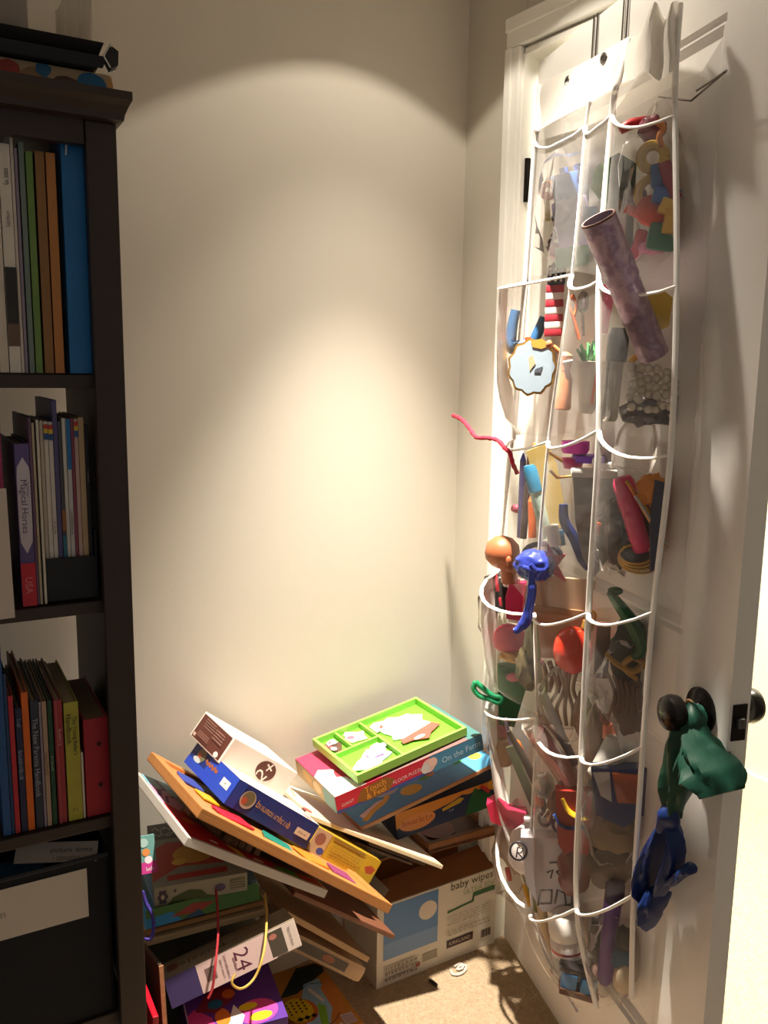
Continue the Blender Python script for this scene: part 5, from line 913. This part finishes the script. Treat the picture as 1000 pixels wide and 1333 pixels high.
item('red_ornament', 'shiny red orange bauble with a gold cap in the fourth row', 'bauble', (1.1732, 1.0898, 0.8839, 0.0015), [('bauble', mat('d83a24', .18, .05), [('ball', 0, 0, 22, 27, 20, .05, 1)]), ('bauble_cap', gold, [('lathe', [(7, 24), (7, 32), (0, 34)], 8, 2, 14), ('ring', 17, 40, 5, 1.4, 1)])])
one('green_crocodile', 'dark green felt crocodile folded in the latch column', 'soft toy', (1.1399, 0.9331, 0.9865, 0.0013), '1f5230', ('tube', [(-24, 32), (-10, 14), (6, -8), (14, -34), (6, -44)], [7, 12, 15, 11, 5], .6), ('ball', -18, 34, 9, 5, 6))
one('brown_leather', 'dark brown leather strip between the narrow and latch pockets', 'strap', (1.1644, 1.0111, 0.9079, 0.0014), '48281e', ('box', 0, 0, 16, 66, 8, 0, 3))
one('gold_bow', 'dull gold ribbon bow beneath the green crocodile', 'bow', (1.1417, 0.9385, 0.9049, 0.0013), 'b88c3c', ('tube', [(-22, 12), (-8, 0), (10, -6), (20, 4), (8, 10), (-2, -2), (14, -16)], [4, 6, 7, 8, 7, 6, 5], .5))
one('twig_bundle', 'bundle of brown twigs low in the latch column', 'twigs', (1.1458, 0.9411, 0.8486, 0.0013), '6a4c3a', *[('tube', [(-20 + 7 * k, 26 - 3 * k), (-10 + 5 * k, 0), (-16 + 7 * k, -28 + 2 * k)], 2) for k in range(6)])
# fifth row
item('felt_pouch', 'green felt pouch with a pink dot in the fifth pocket', 'pouch', (1.2539, 1.3549, 0.6882, 0.0017), [('pouch_body', '1f5a38', [('slab', [(-12, 36), (8, 40), (22, 14), (10, -36), (-8, -34)], 10)]), ('pink_dot', 'c87888', [('ball', 6, 24, 8, 5.5, 2, 0, 0, -6)])])
one('green_carabiner', 'glossy green plastic loop clipped at the fifth pocket rim', 'loop', (1.1917, 1.352, 0.7109, 0.0017), '1f8a5a', ('tube', [(-13, 10), (-15, 2), (-8, -6), (4, -9), (14, -12), (16, -6), (6, -4), (-4, 3), (-13, 10)], 3.2))
item('nail_polish', 'small pink bottle leaning in the fifth pocket', 'bottle', (1.2681, 1.3965, 0.5835, 0.0018), [('bottle', 'c8808c', [('lathe', [(9, -18), (11, -12), (11, 8), (7, 16), (0, 17)], 0, 0, -3)]), ('stopper', 'd89aa0', [('lathe', [(4, 14), (3, 24), (0, 26)], 0, 0, -10)]), ('dark_base', '3a2a30', [('lathe', [(10, -23), (11, -20), (10, -17), (0, -16)], 0, 0, 0)])])
one('amber_jar', 'amber glass jar under the pink bottle', 'jar', (1.2619, 1.369, 0.5468, 0.0018), 'a87c38', ('lathe', [(10, -14), (13, -10), (13, 8), (8, 14), (0, 15)], 0, 0, 0))
one('violet_straw', 'pale violet straw beside the pink bottle', 'straw', (1.2421, 1.3263, 0.5922, 0.0017), '8a84b4', ('tube', [(-6, 28), (4, -18)], 2))
one('orange_clip', 'bent orange plastic clip in the fifth pocket', 'clip', (1.2277, 1.2811, 0.5953, 0.0017), 'e07a2a', ('tube', [(-8, 6), (-2, 8), (4, -4), (10, -18)], 2.6))
one('long_paintbrush', 'long dark paintbrush handle slanting down the fifth pocket', 'paintbrush', (1.2175, 1.2417, 0.5609, 0.0016), '3a342c', ('tube', [(-24, 48), (4, 0), (22, -46)], [3, 5, 4]))
one('green_ruler', 'olive green ruler beside the paintbrush', 'ruler', (1.231, 1.2688, 0.5336, 0.0017), '4a4c34', ('box', 0, 0, 10, 78, 4, -24, 1))
one('marker_stub', 'orange pen cap at the foot of the paintbrush', 'pen cap', (1.1934, 1.1802, 0.5336, 0.0016), 'd86a2a', ('lathe', [(4, -8), (5, 0), (4, 8), (0, 9)], 0, 0, -20))  # loose orange pen cap
one('twine_bundle', 'tangle of tan twine in the narrow fifth pocket', 'twine', (1.1888, 1.1202, 0.78, 0.0015), 'a08468', *[('tube', [(-26 + 8 * k, 34), (-20 + 7 * k + 6 * math.sin(k), 8), (-26 + 9 * k, -16), (-14 + 6 * k, -36)], 2.2) for k in range(7)])
one('felt_lump', 'dark brown felt lump under the tan twine', 'cloth', (1.1744, 1.0593, 0.765, 0.0015), '6e4a30', ('ball', 0, 0, 10, 26, 10, .3, 6))
item('pink_fabric_roll', 'pink tissue roll in a clear sleeve across the fifth pockets', 'fabric', (1.1744, 1.1118, 0.6475, 0.0015), [('fabric', 'd89a9c', [('tube', [(-26, 34), (-10, 14), (8, -10), (24, -46)], [18, 20, 17, 13], .5)]), ('sleeve', clearp, [('tube', [(-34, 46), (-12, 18), (8, -12), (28, -56)], [22, 25, 22, 14], .6)])])
one('grey_ruler', 'pale grey plastic ruler standing over the pink roll', 'ruler', (1.1765, 1.1181, 0.7119, 0.0015), 'a8a8ac', ('box', 0, 0, 10, 92, 3, -26, 1))
one('silver_ball', 'shiny silver ball under the pink roll', 'ball', (1.194, 1.1696, 0.5686, 0.0016), silver, ('ball', 0, 0, 12, 16, 12, .1, 2))
item('safety_scissors', 'small steel scissors beside the silver ball', 'scissors', (1.1781, 1.1259, 0.5458, 0.0015), [('blade', silver, [('tube', [(-10, -14), (8, 18)], 2.6)]), ('blade', silver, [('tube', [(-4, -18), (4, 20)], 2.6)]), ('finger_loop', '5a3a5a', [('ring', -8, -16, 7, 2, 1.2)]), ('finger_loop', '5a3a5a', [('ring', 8, -22, 7, 2, 1.2)])])
item('snack_bag', 'red bag with a yellow swoosh and blue trim in the narrow pocket', 'bag', (1.1712, 1.0683, 0.5339, 0.0015), [('bag_body', 'a83028', [('slab', [(-20, 44), (20, 46), (22, -40), (6, -50), (-14, -20)], 14)]), ('yellow_swoosh', 'd8b028', [('tube', [(-12, 36, -8), (-4, 22, -9), (10, 16, -9), (18, 16, -8)], [4, 6, 5, 3], .4)]), ('blue_trim', '2a4c98', [('tube', [(-20, 16, -8), (-12, 4, -9), (0, 2, -9), (8, 6, -9), (18, -2, -8)], 3, .5)])])
# latch column fifth
item('peg_doll', 'tiny orange figure above the grey cone', 'doll', (1.1627, 0.9906, 0.7713, 0.0014), [('doll_body', 'b8684c', [('lathe', [(8, -14), (5, 2), (0, 4)], 2, 0, -10)]), ('baby_doll', '7a4a34', [('ball', -2, 8, 6, 6, 6)])])  # last part is the little figure's head
one('paper_cone', 'grey paper cone under the orange figure', 'cone', (1.1558, 0.9705, 0.7274, 0.0014), 'b0aca4', ('lathe', [(24, -24), (22, -22), (6, 20), (0, 21)], 0, 0, 0))
item('cloth_purse', 'blue cloth purse with an orange patch in the fifth latch pocket', 'purse', (1.144, 0.945, 0.6676, 0.0014), [('purse_body', '26386c', [('slab', [(-28, 28), (34, 34), (32, -20), (10, -38), (-20, -26)], 16)]), ('orange_patch', 'b85a30', [('slab', [(-6, 26), (24, 26), (26, -6), (2, -8)], 4, -9)]), ('white_corner', 'c8c0bc', [('slab', [(-26, 24), (-8, 26), (-4, -8), (-16, -2)], 3, -9)])])
one('tan_felt', 'tan felt bundle under the blue purse', 'cloth', (1.1508, 0.9465, 0.5832, 0.0014), '8a7454', ('ball', 0, 0, 26, 22, 12, .35, 3))
# sixth row
one('magenta_felt', 'hot pink cloth rolled at the rim of the sixth pocket', 'cloth', (1.2016, 1.3035, 0.447, 0.0017), 'd82a54', ('slab', [(-16, 10), (-8, 16), (8, 6), (28, 4), (34, -12), (10, -16), (-10, -10)], 16))
item('spray_bottle', 'white spray bottle in the sixth pocket', 'bottle', (1.2014, 1.2006, 0.4317, 0.0016), [('bottle_body', 'd8d4d4', [('lathe', [(22, -34), (26, -28), (26, 0), (16, 12), (8, 14), (0, 15)], 0, 0, 4)]), ('nozzle', 'ece8e6', [('box', 8, 22, 16, 16, 14, 4, 2), ('box', -4, 24, 14, 8, 10, -14, 2)])])
def tote():
    v = (1.1774, 1.1332, 0.3979, 0.0016)
    r = item('printed_bag', 'white plastic bag with black scribbled lettering in the sixth pocket', 'bag', v, [('bag_body', 'c4bfc4', [('slab', [(-30, 44), (24, 48), (34, 10), (30, -36), (-4, -42), (-22, -10)], 18)]), ('loop_mark', '38343a', [('ring', -32, 28, 9, 1.2, 1.2, -10)])])
    s = v[3] * SC[0]
    for i, (w, pts) in enumerate(((1.6, [(2, 18), (12, 20), (18, 16), (10, 8), (16, 2), (24, 6)]), (1.6, [(0, 6), (6, 10), (4, 0)]), (2.0, [(-8, -34), (-6, -16), (6, -14), (6, -30), (-6, -32)]), (2.0, [(10, -30), (12, -13), (20, -16), (22, -30), (28, -28), (28, -14)]), (1.3, [(-34, 20), (-33, 32), (-27, 31), (-29, 26), (-33, 26), (-27, 20)]))):
        bm = bmesh.new(); addtube(bm, [Vector((x * s, -9.6 * s, z_ * s)) for x, z_ in pts], w * .6 * s, 6); o = ob('scribble', bm, mat('2c282e', .6, .05), r)
tote()
one('rubber_band', 'white rubber band loop at the edge of the printed bag', 'band', (1.1955, 1.2082, 0.3484, 0.0016), 'dcd8cc', ('ring', 0, 0, 6, 1.4, 2.2), ('ring', 3, -2, 5, 1.2, 2.2))
one('red_tape', 'bright red tape scrap at the outer edge of the sixth pocket', 'tape', (1.2305, 1.3016, 0.2866, 0.0017), 'b8281e', ('box', 0, 0, 6, 16, 4, -12, 1))
one('green_crayon', 'olive green crayon below the rubber band', 'crayon', (1.1946, 1.1868, 0.3211, 0.0016), '6a7434', ('lathe', [(5, -24), (5, 20), (2, 26), (0, 26)], 0, 0, -14))
one('yellow_crayon', 'yellow crayon beside the olive green one', 'crayon', (1.2013, 1.2065, 0.297, 0.0016), 'd8a42c', ('lathe', [(4, -16), (4, 14), (1.5, 19), (0, 19)], 0, 0, -16))
# bottom of the organizer
item('pill_bottle', 'white bottle with a white screw cap and red stripe at the bottom', 'bottle', (1.1656, 1.0676, 0.2938, 0.0015), [('bottle_body', 'd4ccc6', [('lathe', [(17, -44), (20, -38), (20, 2), (17, 8), (0, 9)], 4, 0, -8)]), ('screw_cap', 'ece8e0', [('lathe', [(19, 6), (20, 10), (20, 26), (15, 32), (0, 33)], 4, 0, -8)]), ('red_stripe', 'b84848', [('lathe', [(20.3, -9), (20.3, -6), (0, -6)], 4, 0, -8)]), ('grey_label', '8f8f8c', [('lathe', [(20.2, -34), (20.2, -14), (0, -14)], 4, 0, -8)])])
one('bamboo_stick', 'long cream stick down the outer edge of the lowest pocket', 'stick', (1.1853, 1.1346, 0.2576, 0.0016), 'cbb48c', ('tube', [(-8, 38), (-2, 10), (8, -34)], [5, 5.5, 4.5]))
one('wooden_bead', 'brown wooden bead at the foot of the cream stick', 'bead', (1.1736, 1.0911, 0.2073, 0.0016), '8a5a34', ('ball', 0, 0, 7, 6, 6))
item('toy_cart', 'toy cart with two blue blocks at the very bottom of the organizer', 'toy', (1.1511, 1.0095, 0.2447, 0.0015), [('cart_base', '5a3a2c', [('box', 0, -12, 44, 8, 20, 10, 2)]), ('blue_block', '2f7ab4', [('box', -11, 2, 17, 20, 16, 8, 2)]), ('blue_block', '3a86bc', [('box', 10, -3, 17, 20, 16, 10, 2)]), ('dark_bar', '241f20', [('box', 0, 14, 44, 6, 14, 8, 1)])])
item('purple_pen', 'purple pen with a dark cap standing in the lowest latch pocket', 'pen', (1.1449, 0.9383, 0.3961, 0.0014), [('barrel', '5a2c86', [('lathe', [(6, -66), (9, -60), (10, 38), (0, 39)], 0, 0, 2)]), ('cap', '2c1c38', [('lathe', [(11, 38), (11, 58), (7, 64), (0, 65)], 1, 0, 2)])])
one('black_clip', 'black plastic clip beside the purple pen', 'clip', (1.1343, 0.8981, 0.4091, 0.0014), '1c1c20', ('ball', 0, 0, 9, 16, 7, .2, 1))
one('black_sock', 'black cloth bundle behind the purple pen', 'cloth', (1.1569, 0.9735, 0.3496, 0.0014), '2c2628', ('ball', 0, 0, 12, 34, 11, .3, 2))
one('teal_scrap', 'teal felt scrap right of the purple pen', 'cloth', (1.1346, 0.8988, 0.3691, 0.0014), '2c5a78', ('ball', 0, 0, 12, 14, 8, .3, 8))
one('cream_bottle', 'cream plastic scoop at the bottom of the lowest latch pocket', 'scoop', (1.1317, 0.8903, 0.3361, 0.0014), 'b8a88c', ('ball', 0, 0, 12, 18, 9, .1, 3))
one('plastic_disc', 'pinkish plastic lid low beside the purple pen', 'lid', (1.1506, 0.9552, 0.3046, 0.0014), 'b89088', ('lathe', [(10, -6), (11, 0), (9, 4), (0, 5)], 0, 0, 10))

# crumpled clear bags, most added for milky haze and glints, and scraps between toys
bag_m = vinyl('crumpled_bag', .02, 'f2ece6', .16)
def bag(label, v, rx, rz_, ry, sd): one('clear_bag', label, 'plastic bag', v, bag_m, ('ball', 0, 0, rx, rz_, ry, .35, sd))
bag('crumpled clear bag round the bricks in the top hinge pocket', (1.2392, 1.2246, 1.7098, 0.0015), 36, 66, 22, 1.2)
bag('crumpled clear bag added for haze round the jumbled toys at the top', (1.1422, 0.9459, 1.695, 0.0012), 36, 84, 24, 2.6)
bag('crumpled clear bag added for haze beside the canvas pouch', (1.1536, 0.9887, 1.1203, 0.0013), 26, 44, 18, 3.4)
bag('crumpled clear bag added for haze around the black case', (1.2761, 1.4107, 0.8764, 0.0018), 24, 40, 20, 4.1)
bag('crumpled clear bag over the twine tangle', (1.1822, 1.1069, 0.7701, 0.0015), 34, 44, 22, 5.5)
bag('crumpled clear bag added for haze below the green crocodile', (1.1421, 0.9396, 0.871, 0.0013), 32, 50, 20, 6.3)
bag('crumpled clear bag added for haze over the cloth purse', (1.1433, 0.943, 0.6245, 0.0014), 34, 60, 20, 8.4)
bag('crumpled clear bag added for haze along the outer edge of the sixth pocket', (1.2324, 1.2916, 0.3437, 0.0017), 24, 60, 22, 9.2)
bag('crumpled clear bag added for haze in the lowest latch pocket', (1.1383, 0.919, 0.3595, 0.0014), 30, 50, 18, 9.9)
one('felt_scrap', 'olive brown felt scraps under the crimson ball', 'cloth', (1.2324, 1.2636, 0.7832, 0.0016), '5c5238', ('ball', 0, 0, 16, 26, 12, .45, 1.7))
one('felt_scrap', 'grey green printed scrap between the dress and kraft envelope', 'cloth', (1.2343, 1.2599, 0.8433, 0.0016), '7c7c58', ('ball', 0, 0, 10, 30, 10, .4, 2.9))
one('felt_scrap', 'maroon ribbon scraps below the red bauble', 'ribbon', (1.2005, 1.1606, 0.8045, 0.0015), '7a3a38', *[('tube', [(-16 + 9 * k, 18), (-10 + 8 * k, 0), (-16 + 10 * k, -20)], 3, .4) for k in range(4)])
one('felt_scrap', 'taupe cloth wad behind the peg figure of the fifth row', 'cloth', (1.1693, 1.0193, 0.7275, 0.0014), '8c7c70', ('ball', 0, 0, 12, 46, 12, .35, 4.4))
one('felt_scrap', 'brown cloth wad under the pink roll', 'cloth', (1.1816, 1.099, 0.5652, 0.0015), '6a4c40', ('ball', 0, 0, 18, 24, 12, .4, 5.8))
one('felt_scrap', 'beige cloth wad filling the outer sixth pocket', 'cloth', (1.2387, 1.2821, 0.3651, 0.0017), 'a89888', ('ball', 0, 0, 22, 34, 14, .35, 6.1))
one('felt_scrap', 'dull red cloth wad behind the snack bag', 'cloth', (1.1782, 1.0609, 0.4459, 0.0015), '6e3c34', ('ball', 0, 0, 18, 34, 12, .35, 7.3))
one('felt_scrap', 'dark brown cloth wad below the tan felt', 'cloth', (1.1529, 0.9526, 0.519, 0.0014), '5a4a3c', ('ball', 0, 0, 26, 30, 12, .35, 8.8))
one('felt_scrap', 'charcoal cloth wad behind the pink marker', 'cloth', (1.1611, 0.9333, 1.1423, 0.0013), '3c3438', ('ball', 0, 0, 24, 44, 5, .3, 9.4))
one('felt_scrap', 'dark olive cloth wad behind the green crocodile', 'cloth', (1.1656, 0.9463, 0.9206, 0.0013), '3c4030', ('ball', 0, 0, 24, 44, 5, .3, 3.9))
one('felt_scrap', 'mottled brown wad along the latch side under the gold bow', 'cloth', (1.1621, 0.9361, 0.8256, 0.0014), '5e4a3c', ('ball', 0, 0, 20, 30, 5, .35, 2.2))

# ------------------------------------------------------------------ cloths tied to the knob
def dcl(name, label, pieces, col):
    r = None
    o0 = dw(pieces[0][1][0])
    r = empty(name, o0); tag(r, label, 'cloth')
    for pn, pts, wid, fl, fo, sd in pieces:
        wid = [w * 1.25 for w in wid]
        bm = bmesh.new(); cloth(bm, [dw(p) - o0 for p in pts], wid, fl, fo, .20, 22, sd); ob(pn, bm, col, r, True)
dcl('green_cloth', 'dark green silky cloth looped over the black door knob', [
    ('loop', [(0.7077, 0.022, 0.9008), (0.721, 0.034, 0.8862), (0.7136, 0.046, 0.847), (0.7071, 0.046, 0.7999), (0.7047, 0.044, 0.7601), (0.7056, 0.04, 0.7187)], [.010, .017, .014, .013, .017, .010], .55, 4, 0.3),
    ('tail', [(0.7176, 0.028, 0.8905), (0.7361, 0.035, 0.8681), (0.7544, 0.034, 0.8455), (0.7774, 0.03, 0.8218), (0.7953, 0.028, 0.7991)], [.010, .016, .026, .036, .024], .35, 5, 1.3),
    ('twist', [(0.7352, 0.04, 0.8559), (0.7337, 0.042, 0.812), (0.7218, 0.042, 0.7621), (0.7078, 0.04, 0.7173)], [.014, .022, .020, .009], .4, 4, 2.2)], mat('08402f', .5, .12))
dcl('blue_cloth', 'royal blue silky cloth knotted to the green cloth', [
    ('knot', [(0.7044, 0.042, 0.7365), (0.7062, 0.046, 0.7198), (0.6947, 0.046, 0.6926)], [.011, .016, .012], .8, 3, 0.2),
    ('left_fold', [(0.6941, 0.044, 0.7078), (0.6769, 0.046, 0.6601), (0.6578, 0.048, 0.6016), (0.6515, 0.048, 0.5562), (0.6617, 0.046, 0.5402)], [.010, .019, .022, .020, .012], .4, 4, 0.9),
    ('right_fold', [(0.7006, 0.04, 0.7082), (0.7142, 0.04, 0.6805), (0.7168, 0.042, 0.6496), (0.7049, 0.046, 0.6059), (0.6885, 0.047, 0.5742)], [.009, .014, .013, .013, .010], .4, 4, 1.7),
    ('side_tail', [(0.7142, 0.044, 0.6088), (0.7306, 0.04, 0.6289), (0.7478, 0.036, 0.6531), (0.7553, 0.034, 0.6484)], [.008, .011, .013, .005], .5, 3, 2.5),
    ('hanging_tail', [(0.681, 0.047, 0.5816), (0.68, 0.046, 0.5576), (0.6727, 0.042, 0.5274), (0.6641, 0.04, 0.496)], [.014, .028, .026, .008], .3, 4, 3.3)], mat('0c275e', .45, .12))
bd = empty('tan_band', dw((.700, .020, .888)), DRZ); bm = bmesh.new()
addtube(bm, [Vector((.017 * math.cos(a) + .004, -.004 * math.sin(a), .030 * math.sin(a) - .012)) for a in [2 * PI * k / 20 for k in range(20)]], .0035, 8, True, .6); ob('band_loop', bm, mat('8a6440', .6, .1), bd, True)
tag(bd, 'tan elastic band slipped behind the black door knob', 'band')
